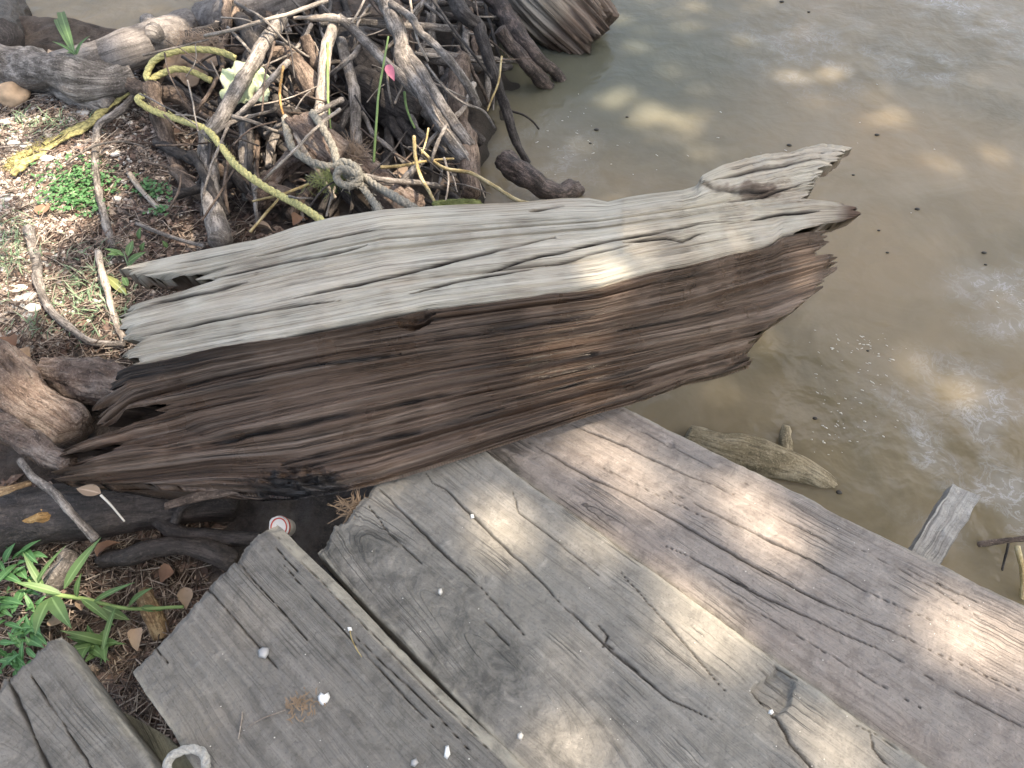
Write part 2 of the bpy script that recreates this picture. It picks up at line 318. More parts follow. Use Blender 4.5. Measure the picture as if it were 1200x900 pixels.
def plank(parent, corners, z, thick, mat, cracks=(), seed=0, nu=400, nv=150, ring=(.5, .5, .12), r=.006, warp=0., pits=(), name='plank', label=None, jag=.006, z2=None, extra=None, bev=0., stain_tone=None):
    A, B, C, D = [q if isinstance(q, np.ndarray) else at(q[0], q[1], z)[:2] for q in corners]
    tt = np.linspace(0, 1, nv); ss = np.linspace(0, 1, nu)
    s, t = np.meshgrid(ss, tt, indexing='ij')
    wd = np.linalg.norm(B - A); ln = np.linalg.norm((C + D) / 2 - (A + B) / 2)
    jg = jag * .55 * (fbm(t * 7, 0 * t, 0, seed + 40, 5)) + jag * .3 * np.round(noise(t * 19, 0 * t + 3, 0, seed + 41))
    s2 = s + jg / ln * (1 - smooth(0, .06, s))
    wob = .0025 * fbm(s * ln * 7, t * 0, 0, seed + 5, 3) / wd
    tw = t + wob * (np.where(t < .5, 1 - t * 2, t * 2 - 1))
    P = (A * (1 - tw)[..., None] + B * tw[..., None]) * (1 - s2)[..., None] + (D * (1 - tw)[..., None] + C * tw[..., None]) * s2[..., None]
    U = s * ln; V = (t - .5) * wd
    phi = np.sqrt((V - (ring[1] - .5) * wd) ** 2 + ((U - ring[0] * ln) * ring[2]) ** 2 + .0002) + .004 * fbm(U * 4, V * 8, 0, seed + 9, 3)
    ck = np.zeros_like(U)
    for c in cracks:
        pts = [at(px, py, z)[:2] for px, py in c[1]]; w = c[0]
        dd, tp = seg_dist(P + .0009 * np.stack([fbm(U * 50, V * 50, 0, seed + 3, 3), fbm(U * 50, V * 50, 7, seed + 4, 3)], -1), pts, True)
        wv = tp * w * .95 * (.75 + .6 * noise(U * 18, V * 5, 0, seed + 6)); ck = np.maximum(ck, np.exp(-(dd / np.maximum(wv, 3e-4)) ** 2))
    # hairline checks following the grain
    hl = noise(phi * 260, U * 3.0, 0, seed + 21); hl = smooth(.80, .93, hl) * smooth(.0, .35, noise(U * 3, V * 9, 0, seed + 23)); 
    dz = .0007 * fbm(phi * 150, U * 4, 0, seed + 12, 3) + .0012 * fbm(U * 60, V * 60, 0, seed + 14, 3) - .008 * ck + warp * (2 * (t - .5)) ** 2
    bz = np.clip(V - (wd / 2 - bev), 0, 1) if bev else 0 * V; dz = dz - bz * .75
    for (px, py, rad, dep) in pits:
        q = at(px, py, z)[:2]; dd = np.linalg.norm(P - q, axis=-1) / rad + .35 * fbm(U * 40, V * 40, 0, seed + 31, 3); dz -= dep * smooth(1.1, .5, dd)
    if extra is not None: dz += extra(P, U, V)
    e = np.minimum(V + wd / 2, wd / 2 - V) ; ee = e + .003 * fbm(U * 22, V * 3, 0, seed + 17, 4); R = r * (1 + .8 * fbm(U * 6, 0 * V, 0, seed + 18, 3))
    dz -= R * (1 - np.sqrt(np.clip(1 - (1 - np.clip(ee / np.maximum(R, .001), 0, 1)) ** 2, 0, 1)))
    ue = U + .004 * fbm(V * 40, U * 10, 0, seed + 19, 4); dz -= .008 * (1 - smooth(0, .014, ue)) ** 1.5
    zz = z if z2 is None else z + (z2 - z) * s
    top = np.concatenate([P, (zz + dz)[..., None]], -1); bot = np.concatenate([P, (zz - thick + .002 * fbm(U * 20, V * 20, 0, seed, 2))[..., None]], -1)
    k = nv; ns = 4                                         # ring: top, side columns, bottom
    rows = [top]
    for q in range(1, ns): 
        f = q / ns; c = top[:, -1:] * (1 - f) + bot[:, -1:] * f; c = c + np.array([0, 0, 0]); rows.append(c)
    rows.append(bot[:, ::-1])
    for q in range(1, ns): f = q / ns; rows.append(bot[:, :1] * (1 - f) + top[:, :1] * f)
    G = np.concatenate(rows, 1); nr = G.shape[1]
    def ext(a):
        a2 = [a] + [a[:, -1:]] * (ns - 1) + [a[:, ::-1]] + [a[:, :1]] * (ns - 1); return np.concatenate(a2, 1)
    zo = z - G[..., 2]; phE = ext(phi) + np.clip(zo, 0, 1) * .7
    Fq = gridF(nu, nr, wrap=True)[:, ::-1]
    ib = np.arange(nv); iB = nv + ns - 1 + (nv - 1 - ib); cap = np.stack([ib[:-1], ib[1:], iB[1:], iB[:-1]], -1)
    cap2 = (cap + (nu - 1) * nr)[:, ::-1]
    edge = np.maximum(np.exp(-(np.clip(e, 0, 1) / .006) ** 2), smooth(0, .003, bz) * 1.1)  # rims and bevel painted paler, lit edges put into the colour
    me = mesh(name, G, np.vstack([Fq, cap, cap2]), mat, attrs={'phi': phE.ravel(), 'along': (ext(U) + zo * .0).ravel(), 'crack': ext(ck).ravel(), 'edge': ext(edge).ravel() * .8, 'stain_tone': ext(stain_tone(P) * (1 + 0 * U) if stain_tone else 0 * U).ravel()}, smoothf=True)
    return link(name, me, parent=parent, label=label)
walk = empty('plank_walkway', (0, 0, 0), 'weathered grey wooden walkway of wide split planks in the foreground', 'walkway')
ZA, ZB, ZC = .450, .428, .400
def pitfn(P, U, V):
    q = at(906, 806, ZB)[:2]; tri = [at(*p, ZB)[:2] for p in ((880, 807), (910, 781), (934, 797), (925, 828), (906, 839))]
    ins = np.ones(P.shape[:-1]) * 9
    for a, b in zip(tri, tri[1:] + tri[:1]):
        ab = b - a; nn = np.array([-ab[1], ab[0]]); nn /= np.linalg.norm(nn); 
        d = (P - a) @ nn; d = d * np.sign((q - a) @ nn); ins = np.minimum(ins, d)
    ins += .004 * fbm(U * 50, V * 50, 0, 77, 3); return -.009 * smooth(-.001, .003, ins)
plank(walk, [(58, 740), (66, 744), (360, 1125), (60, 1125)] if False else [(-75, 858), (66, 744), (375, 1160), (130, 1230)], ZA + .005, .07, M['plankA'],
      [(.0028, [(8, 795), (28, 836), (47, 880), (80, 945)]), (.0012, [(35, 790), (75, 850), (110, 905)])], 1, 330, 120, (1.4, .2, .1), r=.007, jag=.01, label='short leftmost plank with a thick exposed side')
plank(walk, [(152, 787), (318, 606), (800, 1078), (354, 1086)], ZA, .055, M['plankA'],
      [(.0013, [(232, 676), (248, 694), (294, 747), (330, 790)]), (.0012, [(333, 663), (380, 715), (442, 780), (517, 863)]), (.0014, [(180, 757), (200, 780)]), (.0008, [(415, 745), (500, 825), (560, 890)]),
       (.0013, [(325, 628), (400, 706), (500, 806), (585, 890)]), (.0009, [(322, 640), (350, 672)]), (.001, [(270, 650), (330, 715), (360, 750)])], 2, 420, 170, (.3, 1.25, .07), r=.005, jag=.009, bev=.021, label='grey plank with a bevelled pale edge beside the leftmost plank')
def seam(P):  # darkens a ragged strip along the joint with the middle plank
    a, b = at(511, 487, ZB)[:2], at(1297, 1052, ZB)[:2]; ab = (b - a) / np.linalg.norm(b - a); d = np.abs((P - a) @ np.array([-ab[1], ab[0]]))
    return 1.0 * np.exp(-(d / (.016 * (1 + .5 * fbm(P[..., 0] * 12, P[..., 1] * 12, 0, 35, 3)))) ** 2)
def algae(P):
    o = 0
    for (px, py, rx, ry, k) in ((470, 690, .16, .11, .6), (560, 790, .14, .12, .75), (410, 640, .09, .06, .8), (640, 850, .12, .12, .5)):
        q = at(px, py, ZB)[:2]; o = np.maximum(o, k * smooth(1.15, .3, np.hypot((P[..., 0] - q[0]) / rx, (P[..., 1] - q[1]) / ry) + .35 * fbm(P[..., 0] * 14, P[..., 1] * 14, 0, 33, 4)))
    return o
plank(walk, [(369, 645), (511, 487), (1297, 1052), (824, 1121)], ZB, .05, M['plankB'],
      [(.0022, [(443, 571), (482, 610), (528, 656), (565, 690)]), (.0011, [(565, 690), (614, 744)]), (.0011, [(430, 590), (452, 620), (500, 665)]),
       (.0022, [(497, 552), (507, 566), (522, 572), (546, 597), (592, 642), (637, 684), (658, 708)]), (.0014, [(658, 708), (679, 726), (713, 760), (766, 805), (784, 820)]), (.0009, [(704, 748), (740, 780), (783, 819), (837, 844)]),
       (.0028, [(900, 832), (912, 844), (925, 869), (950, 898), (960, 930)]), (.0014, [(879, 807), (900, 832)]), (.0014, [(934, 797), (906, 779)]), (.0016, [(1021, 861), (1022, 876), (1042, 898)]), (.0009, [(600, 570), (607, 600), (660, 640), (720, 690)]),
       (.0009, [(725, 668), (745, 690), (790, 740), (850, 810)]), (.0008, [(700, 730), (712, 745), (705, 760)]), (.001, [(560, 720), (600, 760)]), (.0009, [(1005, 850), (1030, 862), (1060, 885)])], 3, 520, 190, (.40, .22, .13), r=.0025, jag=.012, extra=pitfn, stain_tone=algae, label='broad split plank under the middle of the driftwood log')
plank(walk, [at(511, 487, ZB)[:2] + [.009, .003], (700, 461), (1450, 833), at(1297, 1052, ZB)[:2] + [.009, .006]], ZC, .05, M['plankC'],
      [(.0021, [(607, 512), (652, 537), (690, 559), (728, 576), (800, 614), (821, 627), (900, 672), (967, 707), (1050, 742), (1142, 786), (1210, 815)]), (.0016, [(779, 640), (804, 650), (892, 698), (992, 744), (1033, 761), (1112, 807), (1200, 852), (1260, 880)]),
       (.0016, [(669, 497), (728, 521), (800, 555), (825, 564), (860, 580)]), (.0014, [(784, 575), (851, 609), (937, 650), (1012, 691), (1095, 729)]), (.0009, [(700, 545), (760, 575), (830, 608)]), (.0009, [(860, 700), (930, 742), (1010, 790), (1080, 830)]), (.0009, [(740, 500), (800, 530), (880, 570)]),
       (.0011, [(1060, 665), (1110, 690), (1160, 712)]), (.001, [(900, 600), (980, 640)]), (.001, [(1000, 640), (1080, 680), (1150, 725)])], 4, 520, 150, (.6, .12, .05), r=.006, jag=.008, pits=[(785, 522, .009, .004), (1055, 714, .008, .003)], stain_tone=seam, label='brown grey plank nearest the water with sun patches')
# cross bearer under the planks, its top butted against their underside
def beam(name, p, q, w, h, mat, parent=None, seed=0, taper=1., up=(0, 0, 1)):
    p, q = np.asarray(p, float), np.asarray(q, float); a = (q - p); L = np.linalg.norm(a); a = a / L; u = np.array(up, float); sd = np.cross(a, u); sd /= np.linalg.norm(sd); u = np.cross(sd, a)
    nu = max(12, int(L / .008)); ring = []; n = 7
    for i in range(n): ring.append((-.5 + i / (n - 1), .5))
    for i in range(1, n): ring.append((.5, .5 - i / (n - 1)))
    for i in range(1, n): ring.append((.5 - i / (n - 1), -.5))
    for i in range(1, n - 1): ring.append((-.5, -.5 + i / (n - 1)))
    rg = np.array(ring); rg[:, 0] *= w; rg[:, 1] *= h; s = np.linspace(0, L, nu)
    k = 1 - (1 - taper) * (s / L)
    V = p + s[:, None, None] * a + (rg[None, :, 0, None] * sd + rg[None, :, 1, None] * u) * k[:, None, None]
    V = V + .0022 * np.stack([fbm(V[..., 0] * 45, V[..., 1] * 45, V[..., 2] * 45, seed + i, 3) for i in range(3)], -1)
    V[-1] += a * (.006 * fbm(V[-1][:, 0] * 60, V[-1][:, 1] * 60, V[-1][:, 2] * 60, seed + 9, 2))[:, None]
    m = len(ring); Vf = V.reshape(-1, 3); c0 = V[0].mean(0); c1 = V[-1].mean(0) ; Vf = np.vstack([Vf, c0, c1]); N = nu * m
    Fs = [tuple(f[::-1]) for f in gridF(nu, m, True)] + [(i, (i + 1) % m, N) for i in range(m)] + [((i + 1) % m + N - m, i + N - m, N + 1) for i in range(m)]
    ph = np.tile(rg.sum(1), nu) + .03; al = np.repeat(s, m)
    me = mesh(name, Vf, Fs, mat, attrs={'phi': np.r_[ph, 0, 0], 'along': np.r_[al, 0, L], 'crack': np.zeros(N + 2), 'edge': np.zeros(N + 2)}, smoothf=False)
    return link(name, me, parent=parent)
bm1 = beam('bearer', at(300, 700, .30) + [0, -.05, 0], at(760, 585, .30), .09, .10, M['dark'], walk, 5)
# board curling under the gap between the two left planks
def curl_board():
    px = [(128, 826), (160, 842), (195, 862), (225, 892), (262, 945)]; pr = [(118, 850), (150, 862), (175, 892), (190, 930), (215, 975)]
    z = .385; n = 30; f = np.linspace(0, 4, n)
    a = at(np.interp(f, range(5), [p[0] for p in px]), np.interp(f, range(5), [p[1] for p in px]), z); b = at(np.interp(f, range(5), [p[0] for p in pr]), np.interp(f, range(5), [p[1] for p in pr]), z - .02)
    t = np.linspace(0, 1, 14)[None, :, None]; T = a[:, None] * (1 - t) + b[:, None] * t; T[..., 2] += .0015 * fbm(T[..., 0] * 70, T[..., 1] * 70, 0, 3, 3)
    B = T - [0, 0, .022]; G = np.concatenate([T, B[:, ::-1]], 1); nr = 28; i = np.arange(13); cap = np.stack([i, i + 1, 26 - i, 27 - i], -1)
    me = mesh('board', G, np.vstack([gridF(n, nr, True)[:, ::-1], cap, (cap + (n - 1) * nr)[:, ::-1]]), M['board'], attrs={'phi': G[..., 0].ravel() * .8 + G[..., 1].ravel() * .6, 'along': G[..., 1].ravel(), 'crack': np.zeros(n * nr), 'edge': np.zeros(n * nr)})
    centre(link('board', me, 'greenish curved board below the gap between the two left planks', 'board'))
curl_board()
pA, pB = at(1060, 690, .30), at(1126, 582, .335)
st = beam('stake', pA, pB, .050, .055, M['stake'], None, 8); st['label'] = 'short pale square stake poking out from beside the water edge plank'; st['category'] = 'stake'; centre(st)
# ---------------------------------------------------------------- the driftwood log
def cv(x, pts): 
    p = np.array(pts, float); return np.interp(x, p[:, 0], p[:, 1])
CU = [(0.00, [(60,345),(150,311),(200,301),(262,288),(300,281),(345,265),(390,254),(450,246),(500,243),(560,240),(620,237),(660,233),(690,233),(712,237),(735,232),(760,228),(800,223),(816,218),(822,207),(845,197),(870,190),(900,184),(925,180),(945,172),(965,170),(990,175),(1010,178)]),
      (.12, [(60,360),(150,331),(250,311),(350,288),(450,268),(600,258),(700,252),(800,236),(880,218),(960,203),(1010,196)]),
      (.28, [(60,400),(150,368),(250,344),(350,320),(450,298),(600,281),(700,272),(800,258),(880,247),(950,241),(1005,244)]),
      (.47, [(60,470),(100,452),(150,430),(200,422),(250,412),(330,399),(400,385),(470,371),(500,364),(560,357),(620,350),(700,340),(760,323),(830,308),(850,302),(905,290),(915,280),(945,272),(1010,262)]),
      (.60, [(60,510),(100,492),(150,463),(250,438),(400,412),(500,398),(600,384),(700,370),(800,348),(900,318),(970,300),(1010,292)]),
      (.80, [(60,548),(150,524),(250,502),(350,482),(500,452),(600,436),(700,416),(800,396),(900,372),(970,345),(1010,330)]),
      (1.0, [(60,576),(150,577),(250,573),(350,583),(440,567),(500,549),(580,523),(640,504),(700,484),(740,473),(800,451),(850,437),(878,428),(1010,385)])]
XL = [(0,150),(.06,152),(.10,166),(.125,185),(.15,243),(.20,238),(.225,200),(.24,152),(.30,146),(.40,150),(.455,166),(.48,150),(.52,122),(.56,104),(.60,94),(.63,96),(.645,150),(.69,168),(.71,72),(.75,76),(.765,130),(.80,140),(.82,66),(.86,62),(.93,62),(.965,150),(1.0,262)]
XR = [(0,990),(.05,988),(.10,972),(.16,962),(.20,954),(.235,944),(.255,985),(.28,1003),(.36,1005),(.395,1000),(.42,978),(.445,948),(.465,918),(.475,966),(.53,968),(.58,962),(.60,974),(.66,978),(.72,971),(.76,955),(.80,938),(.84,908),(.88,892),(.93,882),(1.0,876)]
def log_screen(x, v):
    ys = np.stack([cv(x, c) for _, c in CU]); vs = np.array([q for q, _ in CU])
    k = np.clip(np.searchsorted(vs, v, side='right') - 1, 0, len(vs) - 2); w = (v - vs[k]) / (vs[k + 1] - vs[k])
    ya = np.take_along_axis(ys, k[None], 0)[0]; yb = np.take_along_axis(ys, (k + 1)[None], 0)[0]
    return ya * (1 - w) + yb * w
LOGZB = [(60,.33),(200,.36),(380,.43),(440,.437),(730,.433),(800,.38),(880,.27),(1010,.20)]
LOGH = [(60,.10),(150,.14),(300,.19),(600,.205),(800,.20),(900,.17),(1010,.14)]
LCR = [(.0016, [(560,322),(590,312),(640,300),(700,286),(760,275),(820,262),(870,258)]), (.0020, [(345,349),(420,333),(475,320),(540,305),(600,291),(650,280)]), (.0012, [(640,310),(720,293),(740,288)]),
       (.0022, [(155,364),(190,354),(250,342),(290,331)]), (.0014, [(480,345),(540,330),(570,325),(640,313)]), (.0016, [(620,248),(660,241)]), (.0015, [(730,286),(780,279),(800,281),(830,272)]), (.002, [(835,213),(880,203),(960,187)]),
       (.0015, [(250,325),(330,308),(400,295),(430,286)]), (.0013, [(850,236),(900,226),(940,215)]), (.0013, [(160,395),(250,376),(330,362),(400,352)]), (.0010, [(300,300),(380,280),(450,268)]),
       (.003, [(820,213),(835,222),(860,226),(905,222)]), (.0018, [(880,258),(920,250),(960,248)]), (.0025, [(330,399),(420,381),(500,364)]),
       (.003, [(590,470),(640,458),(700,445),(760,430)]), (.0026, [(600,432),(660,420),(700,415)]), (.0026, [(720,385),(800,372),(860,362)]), (.003, [(740,470),(820,450),(880,420)]),
       (.003, [(250,520),(350,498),(450,478),(560,455)]), (.0035, [(330,545),(420,522),(520,498),(590,478)]), (.003, [(180,470),(260,452),(360,430),(470,415)]), (.0028, [(500,400),(600,385),(690,372)])]
def build_log():
    nu, nv = 760, 420
    u, v = np.meshgrid(np.linspace(0, 1, nu), np.linspace(0, 1, nv), indexing='ij')
    xl = cv(v, XL) + 12 * np.abs(noise(v * 150, 0 * v, 0, 53)) ** 2 + smooth(.47, .5, v) * (60 * np.clip(noise(v * 36, 0 * v, 0, 57) - .25, 0, 1) + 34 * np.clip(noise(v * 80, 0 * v, 0, 59) - .2, 0, 1)) + 13 * fbm(v * 34, v * 0, 0, 50, 3); xr = cv(v, XR) - 14 * np.abs(noise(v * 120, 0 * v, 0, 54)) ** 2 + 6 * fbm(v * 21, v * 0, 0, 51, 3)
    x = xl + u * (xr - xl); y = log_screen(x, v)
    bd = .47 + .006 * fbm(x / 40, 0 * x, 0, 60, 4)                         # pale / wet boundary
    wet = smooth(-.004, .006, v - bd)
    zb = cv(x, LOGZB); H = cv(x, LOGH)
    prof = np.interp(v, [0, .05, .12, .28, .45, .475, .60, .80, .93, 1], [.72, .86, .94, 1.0, .985, .90, .72, .40, .14, 0])
    z = zb + H * prof
    P = at(x, y, z)
    U = P[..., 0].copy(); vm = v * .5                                        # metres across, about
    ph = vm + .010 * fbm(U * 1.3, vm * 5, 0, 70, 2) + .0005 * fbm(U * 6, vm * 20, 0, 71, 2)
    rid = lambda k, a, s: 1 - np.abs(noise(ph * k, U * a, 0, s))
    d1 = rid(26, .5, 80); d2 = rid(66, .9, 81); d3 = rid(150, 1.7, 82); d4 = noise(ph * 330, U * 5, 0, 83)
    amp = wet * 1. + (1 - wet) * .34
    dz = amp * (.036 * (d1 - .55) - .026 * smooth(.45, .1, d2) - .010 * smooth(.4, .05, d3) + .004 * d3) - wet * .045 * smooth(330, 90, x) * smooth(.62, .2, d1) + .0009 * d4 + .004 * fbm(U * 5, vm * 8, 0, 84, 3)
    ck = np.zeros_like(x); XY = np.stack([x, y], -1)
    xyw = XY + np.stack([0 * x, .8 * fbm(x / 30, y / 12, 0, 90, 3)], -1)
    for w, pts in LCR:
        p = [np.array(q, float) for q in pts]; dd, tp = seg_dist(xyw, p, True); dd = dd / (w / .0015 * 1.45 * tp); tt = np.exp(-dd ** 2); ck = np.maximum(ck, tt * (.7 + .3 * np.clip(noise(x / 30, y / 10, 0, 91), -1, 1)))
    hl = smooth(.72, .95, noise(ph * 240, U * 2.6, 0, 95)) * smooth(-.1, .4, noise(U * 5, vm * 20, 0, 96))
    dz = dz - .014 * ck - .005 * hl - .011 * smooth(0, .05, v - bd) * smooth(.15, .0, v - bd) * smooth(620, 420, x)
    chip = smooth(.35, .62, noise(U * 7, ph * 26, 0, 120) * .6 + .5 * noise(U * 16, ph * 60, 0, 121)) * wet; dz -= .0025 * chip
    # a knot pit and an overhang where the pale skin broke away
    kd = np.hypot((x - 490 + (y - 378) * .8) / 17, (y - 378) / 10) + .25 * fbm(x / 10, y / 10, 0, 99, 2); dz -= .035 * smooth(1.1, .5, kd)
    kd2 = np.hypot((x - 802) / 13, (y - 280) / 4.5); dz -= .010 * smooth(1.2, .6, kd2)
    # rotted hollows between the splinters of the left end
    hol = smooth(34, 12, np.hypot((x - 165) * .42, (y - 499) * 1.25)) + smooth(30, 10, np.hypot((x - 215) * .34, (y - 516) * 1.5)); dz -= .022 * np.clip(hol, 0, 1) * (.7 + .5 * d3)
    # the raised broken tongue at the upper right
    tongue = smooth(812, 832, x) * smooth(.155, .12, v + .02 * fbm(x / 14, 0 * x, 0, 64, 3)); dz += .009 * tongue; crum = smooth(800, 900, x) * smooth(.32, .18, v); dz += .007 * crum * fbm(x / 16, y / 8, 0, 58, 4)
    fr = np.minimum(u, 1 - u) * (xr - xl) / 560.                             # metres to the broken ends
    endn = .6 + .6 * fbm(v * 60, u * 0, 0, 66, 3); dz -= (.026 - .016 * smooth(800, 900, x)) * np.exp(-fr / .016) * endn
    dz += .016 * smooth(40, 20, np.hypot((x - 352) * .55, (y - 575) * 1.1)) * fbm(x / 9, y / 6, 0, 45, 4)
    N = np.array([0, -.42, .9]); top = P + dz[..., None] * N
    thick = .215 * np.power(np.clip(np.sin(np.pi * np.clip(v, 0, 1)), 0, 1), .55) * (.30 + .70 * smooth(0, .16, fr)) + .012
    bot = top - np.stack([0 * z, -.05 * np.sin(np.pi * v) - .0 * z, thick * (1 + .1 * fbm(U * 6, vm * 12, 0, 67, 2))], -1)
    bot[..., 2] = np.maximum(bot[..., 2], -.12)
    onp = smooth(300, 350, x) * smooth(880, 760, x) * smooth(.58, .64, v); bot[..., 2] += onp * np.clip(np.minimum(top[..., 2] - .006, .44) - bot[..., 2], 0, 1)
    sub = slice(None, None, 4); bi = np.unique(np.r_[np.arange(0, nv, 4), nv - 1]); 
    # closed body: top grid, underside grid, joined round the rim
    k = nu * nv; Vv = np.concatenate([top.reshape(-1, 3), bot.reshape(-1, 3)])
    f1 = gridF(nu, nv)[:, ::-1]; f1 = gridF(nu, nv)
    idx = np.arange(k).reshape(nu, nv)
    us = np.unique(np.r_[np.arange(0, nu, 4), nu - 1]); vs_ = bi
    g = idx[np.ix_(us, vs_)] + k; f2 = np.stack([g[:-1, :-1], g[:-1, 1:], g[1:, 1:], g[1:, :-1]], -1).reshape(-1, 4)
    rim = []
    def strip(t_idx, b_idx, flip):
        b_full = np.array(t_idx) + k; q = np.stack([t_idx[:-1], t_idx[1:], b_full[1:], b_full[:-1]], -1); rim.append(q[:, ::-1] if flip else q)
    strip(idx[0, :], None, False); strip(idx[-1, :], None, True); strip(idx[:, 0], None, True); strip(idx[:, -1], None, False)
    Fq = np.vstack([f1[:, ::-1], f2[:, ::-1]] + rim)
    rot = smooth(40, 20, np.hypot((x - 352) * .55, (y - 575) * 1.1)); dz = dz
    black = np.clip(smooth(330, 120, x) * smooth(.58, .50, v + .03 * fbm(x / 30, y / 10, 0, 88, 3)) * wet * .85 + .9 * smooth(34, 22, np.hypot((x - 350) * .5, (y - 580) * 1.2) + 9 * fbm(x / 14, y / 9, 0, 46, 4)), 0, 1)
    stain_tone = np.clip(smooth(1., .4, np.hypot((x - 878) / 40, (y - 222) / 9) + .4 * fbm(x / 9, y / 9, 0, 44, 3)) * .8 + smooth(972, 998, x) * (v > .25) * (v < .42) + .6 * smooth(.015, .0, np.abs(v - bd)) * (1 - wet) * smooth(700, 740, x) * smooth(790, 750, x), 0, 1)
    def dup(a, b=None): return np.r_[a.ravel(), (a if b is None else b).ravel()]
    me = mesh('driftwood_log', Vv, Fq, M['log'], attrs={'phi': dup(ph), 'along': dup(U), 'wet': dup(wet, np.ones_like(wet)), 'crack': dup(np.clip(ck + .5 * hl, 0, 1), 0 * ck), 'black': dup(black), 'stain_tone': dup(stain_tone, 0 * stain_tone)})
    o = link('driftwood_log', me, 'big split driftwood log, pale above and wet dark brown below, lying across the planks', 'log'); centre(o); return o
LOG = build_log()
# ---------------------------------------------------------------- branches, roots, sticks
def catmull(P, n):
    P = np.asarray(P, float); k = len(P)
    if k == 2: t = np.linspace(0, 1, n)[:, None]; return P[0] * (1 - t) + P[1] * t
    Q = np.vstack([2 * P[0] - P[1], P, 2 * P[-1] - P[-2]]); s = np.linspace(0, k - 1 - 1e-6, n); i = s.astype(int); f = (s - i)[:, None]
    a, b, c, d = Q[i], Q[i + 1], Q[i + 2], Q[i + 3]
    return .5 * (2 * b + (c - a) * f + (2 * a - 5 * b + 4 * c - d) * f * f + (3 * b - a - 3 * c + d) * f ** 3)
def tube_arrays(P, R, seg=10, n=None, knob=0., seed=0, wob=.0, flat=1., stub=.6, rid=0.):
    P = np.asarray(P, float); L = np.linalg.norm(np.diff(P, axis=0), axis=1).sum(); rm = float(np.mean(R))
    n = n or int(np.clip(L / max(rm * (.28 if rid else .55), .004), 6, 110)); C = catmull(P, n); r = np.interp(np.linspace(0, 1, n), np.linspace(0, 1, len(R)), R)
    s = np.r_[0, np.cumsum(np.linalg.norm(np.diff(C, axis=0), axis=1))]
    if wob: C = C + wob * np.stack([fbm(s * 9, 0 * s, 0, seed + 60 + i, 2) for i in range(3)], -1) * np.minimum(1, 4 * np.minimum(s, L - s) / L)[:, None]
    T = np.gradient(C, axis=0); T /= np.linalg.norm(T, axis=1)[:, None] + 1e-9
    up = np.array([0, 0, 1.]) if abs(T[0][2]) < .9 else np.array([1., 0, 0]); N = np.cross(T[0], up); N /= np.linalg.norm(N); Ns = [N]
    for i in range(1, n):
        N = N - T[i] * (N @ T[i]); N /= np.linalg.norm(N) + 1e-9; Ns.append(N)
    Ns = np.array(Ns); B = np.cross(T, Ns); a = np.linspace(0, 2 * math.pi, seg, endpoint=False)
    rr = r[:, None] * np.ones(seg)
    if knob:
        q = 1. / max(rm * 2.2, .006)
        base = C[:, None] + r[:, None, None] * (np.cos(a)[None, :, None] * Ns[:, None] + np.sin(a)[None, :, None] * B[:, None])
        rr = rr * (1 + knob * fbm(base[..., 0] * q, base[..., 1] * q, base[..., 2] * q, seed, 3) + knob * .5 * noise(s[:, None] * q * .7, 0 * a[None], 0, seed + 3))
    if rid:
        ca, sa = np.cos(a)[None] * 3.2, np.sin(a)[None] * 3.2; sl = s[:, None] * 3.5 / max(rm * 8, .02)
        rr = rr * (1 + rid * (1 - 2 * np.abs(noise(ca, sa, sl, seed + 8))) * .6 + rid * .5 * noise(ca * 2.3, sa * 2.3, sl * 2, seed + 9))
    V = C[:, None] + rr[..., None] * (np.cos(a)[None, :, None] * Ns[:, None] + flat * np.sin(a)[None, :, None] * B[:, None])
    uv = np.stack(np.broadcast_arrays(s[:, None], a[None] * rm), -1).reshape(-1, 2)
    V2 = V.reshape(-1, 3); c0 = C[0] - T[0] * r[0] * stub * .5; c1 = C[-1] + T[-1] * r[-1] * stub * .5; N_ = n * seg
    V2 = np.vstack([V2, c0, c1]); uv = np.vstack([uv, uv[0], uv[-1]]); g = gridF(n, seg, True)
    fs = [tuple(f) for f in g] + [(i, (i + 1) % seg, N_) for i in range(seg)] + [(N_ - seg + (i + 1) % seg, N_ - seg + i, N_ + 1) for i in range(seg)]
    return V2, fs, uv
def pxr(px, p):  # a radius of px pixels at point p
    f = p[1] * CT - (p[2] - HC) * ST; return px * f / F
USED = set()
def stick(name, label, pts, r0, r1=None, mat='grey', knob=.12, cat=None, group=None, seed=None, ground=True, wob=.004, parent=None, seg=None, flat=1.):
    r1 = r0 if r1 is None else r1; P = np.array([(atg(a, b, h) if ground else at(a, b, h)) for a, b, h in pts]); seed = seed or (abs(hash((pts[0][0], pts[-1][1], r0))) % 997 if False else int(pts[0][0] * 7 + pts[-1][1] * 3) % 997)
    sk = .62 if mat in ('reed', 'orange') else .68 if mat == 'greenstem' else .86 if P[:, 1].mean() > 1.75 and r0 < 16 else 1.
    R = [sk * pxr(r0 + (r1 - r0) * i / (len(P) - 1), p) for i, p in enumerate(P)]
    big = max(r0, r1); seg = seg or (40 if big > 17 else 26 if big > 8 else 12 if r0 > 3 else 6); rid = .12 if big > 3 else 0.
    if mat == 'pink': rid = .38; knob = max(knob, .3)
    if mat == 'violet': rid = .06
    V, fs, uv = tube_arrays(P, R, seg, knob=knob, seed=seed, wob=wob * min(1, r0 / 4), flat=flat, rid=rid)
    o = link(name, mesh(name, V, fs, M[mat], uv), label, cat or name.replace('_', ' '), group, parent=parent)
    return centre(o) if parent is None else o
G_T = 'branches and roots piled in the tangle'
S_ = stick
S_('fallen_trunk', 'long smooth grey trunk lying across the top left corner', [(70,84,.10),(120,70,.11),(165,54,.12),(232,32,.12),(300,10,.12),(352,-14,.12)], 20, 24, 'violet', .07, 'trunk')
